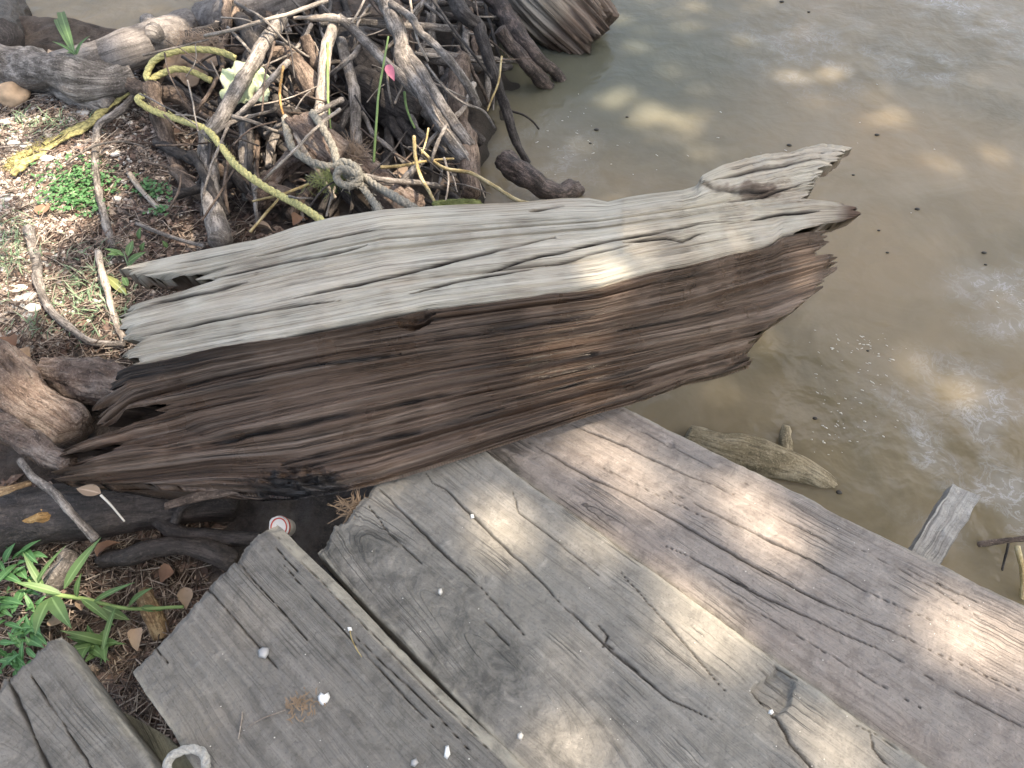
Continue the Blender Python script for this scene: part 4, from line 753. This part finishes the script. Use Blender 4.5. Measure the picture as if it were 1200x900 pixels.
# curled tan leaves, each its own thing
for k, (px, py, s, lab) in enumerate([(115,655,17,'curled tan dry leaf under the grey stick by the roots'), (95,715,13,'tan dry leaf among green leaves near the leftmost plank'), (70,730,12,'small tan leaf left of the pale green rosette'), (205,668,16,'brown crumpled leaf beside the dark bowed root'),
        (216,690,12,'tan leaf scrap next to the second plank end'), (160,735,14,'pale bleached leaf between the two left planks'), (10,395,18,'pale tan leaf scrap at the left edge below the shells'), (28,408,14,'curled tan leaf beside the pinkish trunk'), (300,268,12,'orange brown leaf caught behind the log'), (345,264,14,'brown leaf curled behind the log under the yellow rope'), (540,218,18,'brown dry pod among the reeds'), (475,212,16,'crumpled grey brown leaf left of the upright reed stub'), (225,640,13,'dead leaf resting on the dark root')]):
    V, Fc = blade(.1, .06, 1.2, cup=.9, n=7); V = V + .006 * np.stack([fbm(V[:, 0] * 40, V[:, 1] * 40, k, 5 + i, 2) for i in range(3)], -1); p = atg(px, py, .05 if px < 250 else .14); sc = pxr(s, p) * 2 / .1
    o = link('dry_leaf', mesh('dry_leaf', V * sc, Fc, M['tanleaf' if k % 3 else 'drybrown'], attrs={'tint': np.zeros(len(V))}), lab, 'leaf'); o.location = p; o.rotation_euler = (random.uniform(-.4, .4), random.uniform(-.4, .2), random.uniform(0, 6))
# white leaf with a stem lying under the splintered end
wl = empty('white_leaf', atg(118, 578, .17), 'whitish leaf with a long pale stem below the splintered log end', 'leaf')
leaf_part(wl, (0, 0, 0), 2.9, .05, .055, .025, 'tanleaf', .3, name='leaf_blade')
Pw = np.array([atg(118, 580, .172), atg(130, 592, .165), atg(146, 611, .15)]) - np.array(wl.location); V, fs, uv = tube_arrays(Pw, [.0025, .0018], 6); link('leaf_stem', mesh('leaf_stem', V, fs, M['white'], uv), parent=wl)
# crumpled green husk, woven clump, pink petal
def crumple(name, label, cat, px, py, h, w, hgt, mat, seed, tilt=.6, n=26, amp=.35):
    p = atg(px, py, h); s, t = np.meshgrid(np.linspace(-1, 1, n), np.linspace(-1, 1, n), indexing='ij'); r = 1 + .25 * fbm(s * 1.5, t * 1.5, 0, seed + 1, 2); rd = np.maximum(abs(s), abs(t)); q = np.hypot(s, t) + 1e-6
    x = s / q * rd * r * w; y = t / q * rd * r * hgt; z = w * amp * (1 - np.abs(fbm(s * 2.4, t * 2.4, 0, seed, 4))) ; c, sn = math.cos(tilt), math.sin(tilt)
    V = np.stack([x, y * c - z * sn, y * sn + z * c], -1); B = V - [0, .002, .003]
    k = n * n; F1 = gridF(n, n); idx = np.arange(k).reshape(n, n); rim = []
    for e, fl in ((idx[0], 0), (idx[-1], 1), (idx[:, 0], 1), (idx[:, -1], 0)):
        qd = np.stack([e[:-1], e[1:], e[1:] + k, e[:-1] + k], -1); rim.append(qd[:, ::-1] if fl else qd)
    me = mesh(name, np.concatenate([V.reshape(-1, 3), B.reshape(-1, 3)]), np.vstack([F1, F1[:, ::-1] + k] + rim), M[mat], attrs={'tint': (fbm(s * 3, t * 3, 0, seed, 2) * .5).ravel().repeat(1).tolist() * 2}, smoothf=False)
    return link(name, me, label, cat, loc=p)
crumple('crumpled_husk', 'crumpled pale green husk wedged behind the long grey branch', 'husk', 290, 104, .17, .075, .075, 'husk', 3, .5)
crumple('bark_mat', 'flat tan fibrous mat below the fallen trunk', 'bark', 228, 72, .08, .09, .08, 'tanleaf', 9, .35, amp=.2)
crumple('mossy_flake', 'mossy green flake resting on the back edge of the log', 'moss', 538, 240, .34, .055, .012, 'olive', 12, .3, amp=.2)
def tuft(name, label, cat, px, py, h, rx, ry, n, ln, mat, seed, group=None, flat=.4):
    c = atg(px, py, h); rg = np.random.default_rng(seed); V, Fc = [], []
    for i in range(n):
        p = c + np.array([rg.normal(0, rx), rg.normal(0, ry), abs(rg.normal(0, rx * .2))]); a = rg.uniform(0, 6.28); d = np.array([math.cos(a), math.sin(a), rg.normal(0, flat)]); q = np.array([-d[1], d[0], 0]); w = .0008; l = ln * rg.uniform(.4, 1.3); b = len(V); m = p + d * l * .5 + rg.normal(0, .12, 3) * l; e = p + d * l
        V += [p - q * w, p + q * w, m - q * w, m + q * w, e - q * w * .5, e + q * w * .5]; Fc += [(b, b + 1, b + 3, b + 2), (b + 2, b + 3, b + 5, b + 4)]
    return centre(link(name, mesh(name, V, Fc, M[mat]), label, cat, group))
tuft('fibre_mat', 'pale frizzy fibre clump on top of the tan mat', 'fibre', 232, 48, .13, .045, .025, 420, .04, 'tanleaf', 4)
tuft('frayed_end', 'bright frayed cut end of the grey branch in the rope', 'fibre', 416, 180, .19, .018, .018, 300, .03, 'tanleaf', 5, flat=1)
tuft('moss_tuft', 'green moss tuft under the rope knot', 'moss', 385, 212, .24, .022, .018, 260, .03, 'olive', 6)
tuft('bark_shreds', 'torn fibres at the shaded corner of the middle plank', 'fibre', 412, 594, .0, .010, .012, 90, .03, 'debris', 7)
bpy.data.objects['bark_shreds'].location = at(412, 596, .41)
V, Fc = blade(.05, .026, .5, cup=.7); o = link('pink_petal', mesh('pink_petal', V, Fc, M['pinkp']), 'small pink petal stuck on the thick diagonal branch', 'petal'); p = atg(454, 76, .34); o.location = p; o.rotation_euler = (.3, .5, -1.1)
# ---------------------------------------------------------------- stones, shells, gravel
def pebble(sd, sx=1, sy=1, sz=.6, n=1):
    import bmesh
    bm = bmesh.new(); bmesh.ops.create_icosphere(bm, subdivisions=n, radius=1)
    for v in bm.verts:
        c = v.co; k = 1 + .22 * float(noise(c.x * 1.3 + sd, c.y * 1.3, c.z * 1.3, sd)); v.co = Vector((c.x * sx * k, c.y * sy * k, c.z * sz * k))
    V = np.array([v.co[:] for v in bm.verts]); Fc = np.array([[v.index for v in f.verts] for f in bm.faces]); bm.free(); return V, Fc
SH = [(142,213,8,5,'oval white shell on the litter right of the clover'), (140,233,8,5,'chipped white shell below the oval one'), (188,233,6,5,'round white shell at the end of the bleached stick'), (24,338,9,7,'upper of the stacked grey white shells at the left edge'), (34,348,8,8,'middle of the stacked grey white shells at the left edge'), (36,361,11,6,'lowest of the stacked white shells at the left edge'),
      (72,343,5,4,'tiny white shell in the grass by the bent stick'), (82,274,5,5,'small pale pebble below the clover'), (97,132,8,6,'cream flat pebble under the yellow rope'), (112,122,6,6,'white pebble beside the cream one'), (131,110,8,6,'bluish white stone left of the rope crossing'), (141,138,6,6,'white knobby shell right of the frayed rope'), (110,147,6,4,'white shell touching the grey upright stick'),
      (135,180,7,5,'pale stone above the oval white shell'), (55,186,9,6,'rounded white stone in the gravel'), (5,143,7,5,'white gravel stone at the left edge'), (8,232,9,7,'large pale pebble at the left edge by the gravel'), (218,368,4,4,'small pale husk beside the log'), (30,170,7,6,'bluish stone beside the frayed rope'), (16,168,8,6,'pale blue stone at the left end of the frayed rope')]
for k, (px, py, a, b, lab) in enumerate(SH):
    V, Fc = pebble(k + 3, 1, b / a, .35, 3); p = atg(px, py, .006); V = V * pxr(a, p)
    centre(link('shell' if 'shell' in lab else 'stone', mesh('shell', V + p, Fc, M['white' if k % 4 else 'chip']), lab, 'shell' if 'shell' in lab else 'stone'))
V, Fc = pebble(60, 1, .75, .6, 4); p = atg(14, 112, .02); centre(link('tan_stone', mesh('tan_stone', V * pxr(20, p) + p, Fc, M['orangestone']), 'large tan stone at the left edge below the rootstock', 'stone'))
def gravel(name, regions, n, r0, r1, mats, kind='stuff', seed=1):
    rg = np.random.default_rng(seed); Vs, Fs, off, T = [], [], 0, []; pb = [pebble(i, 1, .8, .6, 1) for i in range(5)]
    w = np.array([q[4] for q in regions], float); w /= w.sum(); ch = rg.choice(len(regions), n, p=w); R = np.array(regions)[ch]
    px = R[:, 0] + rg.normal(0, 1, n) * R[:, 2]; py = R[:, 1] + rg.normal(0, 1, n) * R[:, 3]; P = atg(px, py, .002); ok = shore_d(P[:, 0], P[:, 1]) > .02
    rad = rg.uniform(r0, r1, n) * rg.uniform(.4, 1, n) * 1.0; az = rg.uniform(0, 6.28, n); tint = rg.uniform(0, 1, n)
    for i in np.nonzero(ok)[0]:
        V, Fc = pb[i % 5]; c, s = math.cos(az[i]), math.sin(az[i]); q = V @ np.array([[c, s, 0], [-s, c, 0], [0, 0, 1]]) * rad[i] + P[i]; Vs.append(q); Fs.append(Fc + off); off += len(V); T.append(np.full(len(V), tint[i]))
    return link(name, mesh(name, np.vstack(Vs), np.vstack(Fs), mats, attrs={'tint': np.concatenate(T)}), kind=kind)
def tintmat(name, stops, rough=.85):
    n = NT(name); a = n.attr('tint').outputs['Fac']; c = n.ramp(a, stops); f = n.noise(n.uv(obj=True), 160, 3, .6); c = n.mix(n.ramp(f, [(.35, .5), (.6, 0.)]), c, (.06, .05, .045)); return n.fin(c, rough, n.bump(f, .4, .003))
M['gravel'] = tintmat('mixed_gravel', [(0, (.22, .17, .15)), (.3, (.42, .35, .31)), (.6, (.56, .51, .47)), (.85, (.68, .66, .62)), (1, (.42, .45, .46))])
gravel('gravel', [(25,225,42,40,9),(60,185,50,25,3),(90,330,60,60,1.5),(150,140,50,30,.8),(20,330,30,40,2),(25,370,30,30,1.5),(110,150,60,40,1.6),(60,120,50,15,1.),(150,220,50,40,.5)], 10500, .004, .0125, M['gravel'])
def litter(n=6500, seed=3):
    rg = np.random.default_rng(seed); px = np.r_[rg.uniform(-40, 330, n // 2), rg.uniform(-40, 270, n // 4), rg.uniform(60, 400, n - n // 2 - n // 4)]; py = np.r_[rg.uniform(100, 420, n // 2), rg.uniform(560, 900, n // 4), rg.uniform(60, 300, n - n // 2 - n // 4)]
    P = atg(px, py, .004); ok = shore_d(P[:, 0], P[:, 1]) > .04; P = P[ok]; m = len(P); L = rg.uniform(.006, .022, m); w = L * rg.uniform(.15, .6, m); az = rg.uniform(0, 6.28, m); tl = rg.normal(0, .35, m)
    a = np.stack([np.cos(az), np.sin(az), tl], -1); b = np.stack([-np.sin(az), np.cos(az), rg.normal(0, .3, m)], -1)
    V = np.stack([P - a * L[:, None], P - b * w[:, None] + [0, 0, .003], P + b * w[:, None] + [0, 0, .004], P + a * L[:, None]], 1).reshape(-1, 3)
    i = np.arange(m)[:, None] * 4; Fc = np.concatenate([i + [0, 1, 2], i + [1, 3, 2]], 1).reshape(-1, 3)
    link('leaf_litter', mesh('leaf_litter', V, Fc, tintmat('leaf_litter', [(0, (.05, .032, .025)), (.35, (.12, .075, .058)), (.7, (.24, .17, .14)), (1, (.46, .38, .31))]), attrs={'tint': rg.uniform(0, 1, m).repeat(4)}), kind='stuff')
litter()
def debris(n=4200, seed=9):
    rg = np.random.default_rng(seed); k = n // 3; px = np.r_[rg.uniform(-30, 300, 2 * k), rg.uniform(-30, 240, n - 2 * k)]; py = np.r_[rg.uniform(110, 430, 2 * k), rg.uniform(600, 860, n - 2 * k)]; P = atg(px, py, .008); ok = shore_d(P[:, 0], P[:, 1]) > .05; P = P[ok]; V, Fc, T = [], [], []
    for p in P:
        a = rg.uniform(0, 6.28); L = rg.uniform(.015, .06); d = np.array([math.cos(a), math.sin(a), rg.normal(0, .25)]); q = np.array([-d[1], d[0], 0]); w = rg.uniform(.0006, .0016); b = len(V); k_ = rg.normal(0, .12) * L
        pts = [p - d * L, p + q * k_ + [0, 0, .004], p + d * L]
        for c in pts: V += [c - q * w, c + q * w, c + np.array([0, 0, w * 1.6])]
        for s in (0, 3):
            for (e, f) in ((0, 1), (1, 2), (2, 0)): Fc.append((b + s + e, b + s + f, b + s + 3 + f, b + s + 3 + e))
        T += [rg.uniform(0, 1)] * 9
    link('twig_litter', mesh('twig_litter', V, Fc, tintmat('twig_litter', [(0, (.05, .035, .03)), (.5, (.19, .145, .12)), (1, (.50, .44, .38))]), attrs={'tint': T}), kind='stuff')
debris()
def grass(name, regions, n, L0, L1, mat, seed, w=.0022, lean=.6):
    rg = np.random.default_rng(seed); wt = np.array([q[4] for q in regions], float); wt /= wt.sum(); R = np.array(regions)[rg.choice(len(regions), n, p=wt)]
    P = atg(R[:, 0] + rg.normal(0, 1, n) * R[:, 2], R[:, 1] + rg.normal(0, 1, n) * R[:, 3], 0.); L = rg.uniform(L0, L1, n); az = rg.uniform(0, 6.28, n); el = rg.normal(0, lean, n)
    d = np.stack([np.cos(az) * np.sin(np.abs(el) + .3), np.sin(az) * np.sin(np.abs(el) + .3), np.cos(np.abs(el) + .3)], -1); q = np.stack([-np.sin(az), np.cos(az), 0 * az], -1) * w; Lc = L[:, None]
    m = P + d * Lc * .55; e = P + d * Lc + np.stack([np.cos(az) * L * .3, np.sin(az) * L * .3, -L * .18], -1)
    V = np.stack([P - q, P + q, m - q, m + q, e], 1).reshape(-1, 3); i = np.arange(n)[:, None] * 5; Fc = np.concatenate([i + [0, 1, 3], i + [0, 3, 2], i + [2, 3, 4]], 1).reshape(-1, 3)
    link(name, mesh(name, V, Fc, M[mat], attrs={'tint': rg.uniform(0, 1, n).repeat(5)}), kind='stuff')
grass('grass', [(15,285,16,22,3),(105,345,26,26,5),(60,320,20,20,1),(120,370,20,14,1.5),(40,385,18,8,1),(70,150,26,7,2.2),(25,150,18,8,1),(10,300,10,20,1)], 760, .015, .06, 'grass', 5, .0017, .8)
def clover(regions, n, seed):
    rg = np.random.default_rng(seed); wt = np.array([q[4] for q in regions], float); wt /= wt.sum(); V, Fc, T = [], [], []
    for i in range(n):
        R = regions[rg.choice(len(regions), p=wt)]; c = atg(R[0] + rg.normal(0, R[2]), R[1] + rg.normal(0, R[3]), rg.uniform(.008, .03)); t0 = rg.uniform(0, 1)
        for k in range(3):
            a = k * 2.09 + rg.uniform(0, 1); r = rg.uniform(.005, .010); d = np.array([math.cos(a), math.sin(a), rg.normal(0, .3)]); q = np.array([-d[1], d[0], rg.normal(0, .3)]); b = len(V)
            V += [c, c + d * r * .7 - q * r * .55, c + d * r * 1.5, c + d * r * .7 + q * r * .55]; Fc += [(b, b + 1, b + 2, b + 3)]; T += [t0] * 4
    link('clover', mesh('clover', V, Fc, M['clover'], attrs={'tint': T}), kind='stuff')
clover([(88,215,18,16,5),(75,225,16,12,2),(100,235,12,8,1.5),(175,220,14,8,1),(120,212,8,6,.6),(185,245,8,5,.4)], 420, 6)
# ---------------------------------------------------------------- small things on the planks
def flake(name, label, cat, outline, z, mat, th=.004, sd=1):
    P = [at(px, py, z) for px, py in outline]; c = np.mean(P, 0); n = len(P); V = [p for p in P] + [p * .55 + c * .45 + [0, 0, th] for p in P] + [c + [0, 0, th * 1.1]]
    Fc = [(i, (i + 1) % n, n + (i + 1) % n, n + i) for i in range(n)] + [(n + i, n + (i + 1) % n, 2 * n) for i in range(n)] + [tuple(range(n))[::-1]]
    return centre(link(name, mesh(name, V, Fc, M[mat]), label, cat))
flake('petal', 'white heart shaped petal on the second plank from the left', 'petal', [(372,816),(376,811),(380,814),(385,811),(387,817),(384,823),(378,827),(373,823)], ZA + .002, 'petal')
flake('stone_chip', 'pale grey chip near the middle of the second plank', 'chip', [(302,762),(308,758),(316,759),(315,766),(311,772),(303,770)], ZA + .002, 'chip')
flake('shell_sliver', 'thin white sliver near the lower edge of the second plank', 'shell', [(522,874),(526,873),(528,884),(524,890),(520,887)], ZA + .002, 'petal')
flake('stone_chip', 'small grey chip at the bottom edge of the second plank', 'chip', [(482,891),(488,888),(491,894),(486,899),(481,897)], ZA + .002, 'chip')
flake('husk', 'small oval pale seed husk on the mossy middle plank', 'seed', [(514,690),(518,689),(519,695),(516,698),(513,695)], ZB + .002, 'white')
flake('husk', 'pale seed at the dark gap beside the middle plank', 'seed', [(606,860),(611,857),(614,862),(611,868),(606,866)], ZB + .002, 'white')
flake('resin_drop', 'tiny white bead in the crack of the middle plank', 'bead', [(901,832),(905,831),(907,835),(904,838),(900,836)], ZB + .002, 'petal')
flake('white_crumb', 'white crumb beside the long crack near the log', 'crumb', [(551,603),(555,603),(556,607),(552,608)], ZB + .002, 'petal')
flake('white_crumb', 'white crumb at the head of the tiny bent twig', 'crumb', [(407,735),(412,735),(413,739),(408,740)], ZA + .003, 'petal')
S_('twig', 'tiny bent twig on the second plank', [(410,738,ZA+.003),(414,750,ZA+.004),(420,762,ZA+.003),(424,770,ZA+.002)], 1.3, 1, 'reed', .1, ground=False)
S_('twig', 'fine curved root hair trailing from the orange debris', [(334,832,ZA+.003),(312,840,ZA+.004),(300,846,ZA+.003),(290,852,ZA+.002)], 1., .7, 'pale', .1, ground=False)
S_('twig', 'short straight straw on the second plank near its left side', [(284,834,ZA+.003),(279,866,ZA+.003)], 1.1, 1, 'pale', .1, ground=False)
t_ = tuft('needle_debris', 'small tuft of orange brown needles beside the white petal', 'debris', 352, 825, 0, .012, .008, 90, .009, 'debris', 21, flat=.05); t_.location = at(352, 826, ZA + .004)
def crumbs(seed=4):
    rg = np.random.default_rng(seed); Vs, Fs, off = [], [], 0; V0, F0 = pebble(2, 1, .8, .5, 1)
    for _ in range(110):
        px, py = rg.uniform(180, 1180), rg.uniform(560, 900); z = None
        if py > 606 + .98 * (px - 318) + 10 and py > 830 - 1.05 * (px - 152) + 0: z = ZA
        elif py > 530 + .718 * (px - 575) + 8 and py < 640 + 1.04 * (px - 375) - 12 and px > 420: z = ZB
        elif py > 478 + .494 * (px - 730) + 12 and py < 530 + .718 * (px - 575) - 12: z = ZC
        if z is None: continue
        r = rg.uniform(.0005, .0014); Vs.append(V0 * r + at(px, py, z + .001)); Fs.append(F0 + off); off += len(V0)
    link('sand_grains', mesh('sand_grains', np.vstack(Vs), np.vstack(Fs), M['white']), kind='stuff')
crumbs()
# white and red cup wedged under the log
def cup():
    c = at(330, 618, .30); r = empty('plastic_cup', c, 'white plastic cup with a red band wedged under the log', 'cup')
    def ring(z0, z1, ra, rb, n=36, t=.0015):
        a = np.linspace(0, 2 * math.pi, n, endpoint=False); prof = [(ra, z0), (rb, z1), (rb - t, z1), (ra - t, z0)]
        V = np.array([[(R * math.cos(q), R * math.sin(q), z) for q in a] for R, z in prof]).reshape(-1, 3); return V, gridF(4, n, True)
    V, Fc = ring(-.05, .018, .026, .034); link('cup_body', mesh('cup_body', V, Fc, M['foamw']), parent=r)
    V, Fc = ring(.004, .0125, .0335, .0345); link('red_band', mesh('red_band', V, Fc, M['red']), parent=r)
    V, Fc = pebble(1, .0335, .0335, .0015, 3); link('lid', mesh('lid', V + [0, 0, .018], Fc, M['foamw']), parent=r); V, Fc = ring(.0192, .0204, .024, .028, t=.0); V, Fc = ring(.0190, .0206, .0285, .0285, t=.004); link('red_ring', mesh('red_ring', V, Fc, M['red']), parent=r); r.rotation_euler = (.45, -.1, .1); r.scale = (.55, .62, .8)
cup()
# dark specks floating
for k, (px, py, s) in enumerate([(851,269,3),(838,408,4),(795,312,4),(793,345,3),(720,434,4) if False else (719,433,4),(983,577,4),(1028,158,3),(1017,411,2),(955,490,3),(1075,245,3),(1040,296,2),(853,215,3),(916,2,3),(948,14,2),(858,268,2),(925,170,3),(699,152,3),(692,168,2),(735,137,2),(1155,310,2),(820,252,3),(1000,205,2),(1153,296,3),(1030,270,2)]):
    if (px, py) in [(838,408),(858,268)]: continue
    V, Fc = pebble(k, 1, .7, .4, 2); p = at(px, py, .0015); centre(link('floating_speck', mesh('floating_speck', V * pxr(s, p) + p, Fc, M['speck']), 'tiny black speck of debris floating on the murky water', 'debris', 'black specks floating on the water'))
def bubbles(seed=2):
    rg = np.random.default_rng(seed); Vs, Fs, off = [], [], 0; V0, F0 = pebble(5, 1, .7, .35, 1)
    for (cx, cy, sx, sy, n) in [(1000, 405, 26, 12, 34), (1010, 450, 30, 22, 30), (995, 490, 30, 14, 20), (975, 515, 16, 12, 16), (1180, 350, 16, 10, 16), (660, 170, 24, 26, 26), (1000, 180, 120, 90, 16), (760, 160, 60, 60, 10)]:
        for i in range(n):
            p = at(cx + rg.normal(0, sx), cy + rg.normal(0, sy), .0012)
            if shore_d(p[0], p[1]) > -.05: continue
            r = rg.uniform(.0012, .0036) * rg.uniform(.4, 1); q = V0 * r * np.array([rg.uniform(1, 3.2), rg.uniform(.7, 1.2), 1]); a = rg.normal(-.35, .35); c, s = math.cos(a), math.sin(a); q = q @ np.array([[c, s, 0], [-s, c, 0], [0, 0, 1]]); Vs.append(q + p); Fs.append(F0 + off); off += len(V0)
    link('foam_flecks', mesh('foam_flecks', np.vstack(Vs), np.vstack(Fs), M['white']), kind='stuff')
bubbles()
# ---------------------------------------------------------------- the unseen tree that shades the place, crown holes shaped for sun patches
def tree():
    base = np.array([9.5, 9.5, -.3]); r = empty('shade_tree', base, 'unseen tall leafy tree leaning over the shore, crown shaped to shade it with dapples', 'tree')
    V, fs, uv = tube_arrays(np.array([(0, 0, 0), (-.2, -.7, 3.2), (-.9, -2.2, 6.4), (-2.2, -4., 9.0)]), [.26, .22, .16, .08], 14, 40, knob=.1, seed=3); link('trunk', mesh('trunk', V, fs, M['grey'], uv), parent=r)  # trunk of the unseen shade tree
    rg = np.random.default_rng(5)
    for i in range(14):
        a = rg.uniform(0, 6.28); s = np.array([-.9, -2.2, 6.4]) + np.array([-1.2, -1.6, 2.4]) * rg.uniform(0, 1); e = s + np.array([math.cos(a) * 1.8, math.sin(a) * 1.8, rg.uniform(.8, 1.6)])
        V, fs, uv = tube_arrays(np.array([s, (s + e) / 2 + [0, 0, .3], e]), [.05, .02], 7, 12, seed=i); link('limb', mesh('limb', V, fs, M['grey'], uv), parent=r)
    n = 26000; z = rg.uniform(8.5, 10.5, n); gx, gy = rg.uniform(-3.2, 4.2, n), rg.uniform(-2.2, 7.5, n)          # where the leaf's shade would fall
    x = gx + SUN.x / SUN.z * (z - .2); y = gy + SUN.y / SUN.z * (z - .2)
    keep = np.ones(n, bool); px, py = proj(gx, gy, 0 * gx + .2)
    for cx, cy, rx, ry, ang, zz in GAPS:
        gz = zz; qx, qy = x - SUN.x / SUN.z * (z - gz), y - SUN.y / SUN.z * (z - gz); px, py = proj(qx, qy, 0 * qx + gz); ca, sa = math.cos(math.radians(ang)), math.sin(math.radians(ang)); dx, dy = px - cx, py - cy
        d = np.hypot((dx * ca + dy * sa) / rx, (-dx * sa + dy * ca) / ry) + .25 * fbm(x * 3, y * 3, z * 2, 5, 2); keep &= (d > 1) | (rg.uniform(0, 1, n) < (.50 if zz == 0 else .35 if zz == .6 else .04))
    x, y, z = x[keep], y[keep], z[keep]; n = len(x); L = rg.uniform(.09, .17, n); az = rg.uniform(0, 6.28, n); a = np.stack([np.cos(az), np.sin(az), rg.normal(-.2, .35, n)], -1); b = np.stack([-np.sin(az), np.cos(az), rg.normal(0, .35, n)], -1) * .38; P = np.stack([x, y, z], -1) - base
    V = np.stack([P - a * L[:, None], P - b * L[:, None] + [0, 0, .01], P + a * L[:, None], P + b * L[:, None] + [0, 0, .01]], 1).reshape(-1, 3); i = np.arange(n)[:, None] * 4
    link('crown', mesh('crown', V, (i + [0, 1, 2, 3]), M['crown'], attrs={'tint': rg.uniform(0, 1, n).repeat(4)}), parent=r, kind='stuff')
GAPS = [(561,590,50,40,20,.42),(705,512,95,44,32,.42),(775,565,70,38,30,.42),(910,610,85,58,50,.42),(1170,745,110,62,40,.42),(1040,680,80,34,28,.42),(760,690,125,58,42,.42),(850,795,135,62,40,.42),(960,870,130,50,25,.42),(674,835,46,110,-12,.42),(398,872,52,60,0,.42),(1040,850,60,25,30,.42),
        (700,400,40,100,0,.5),(770,300,60,50,0,.6),(610,410,18,50,0,.5),
        (1120,235,120,80,0,0),(1100,415,110,65,0,0),(1170,590,80,45,0,0),(940,500,90,45,0,0),(990,110,110,50,0,0),(780,120,70,50,0,0),(790,20,80,50,0,0),(880,420,60,40,0,0),
        (40,210,110,75,0,.2),(120,350,70,60,0,.2),(290,130,60,60,0,.3),(520,170,42,50,0,.35),(380,110,30,70,0,.3),(240,240,30,60,0,.3),(230,30,90,40,0,.2),(430,200,60,45,0,.35),(480,50,60,50,0,.35),(330,70,50,50,0,.3),(120,90,80,30,0,.2),(30,330,60,60,0,.2),(45,450,60,60,0,.3),(60,690,80,55,0,.2),(20,640,60,40,0,.2)]
tree()
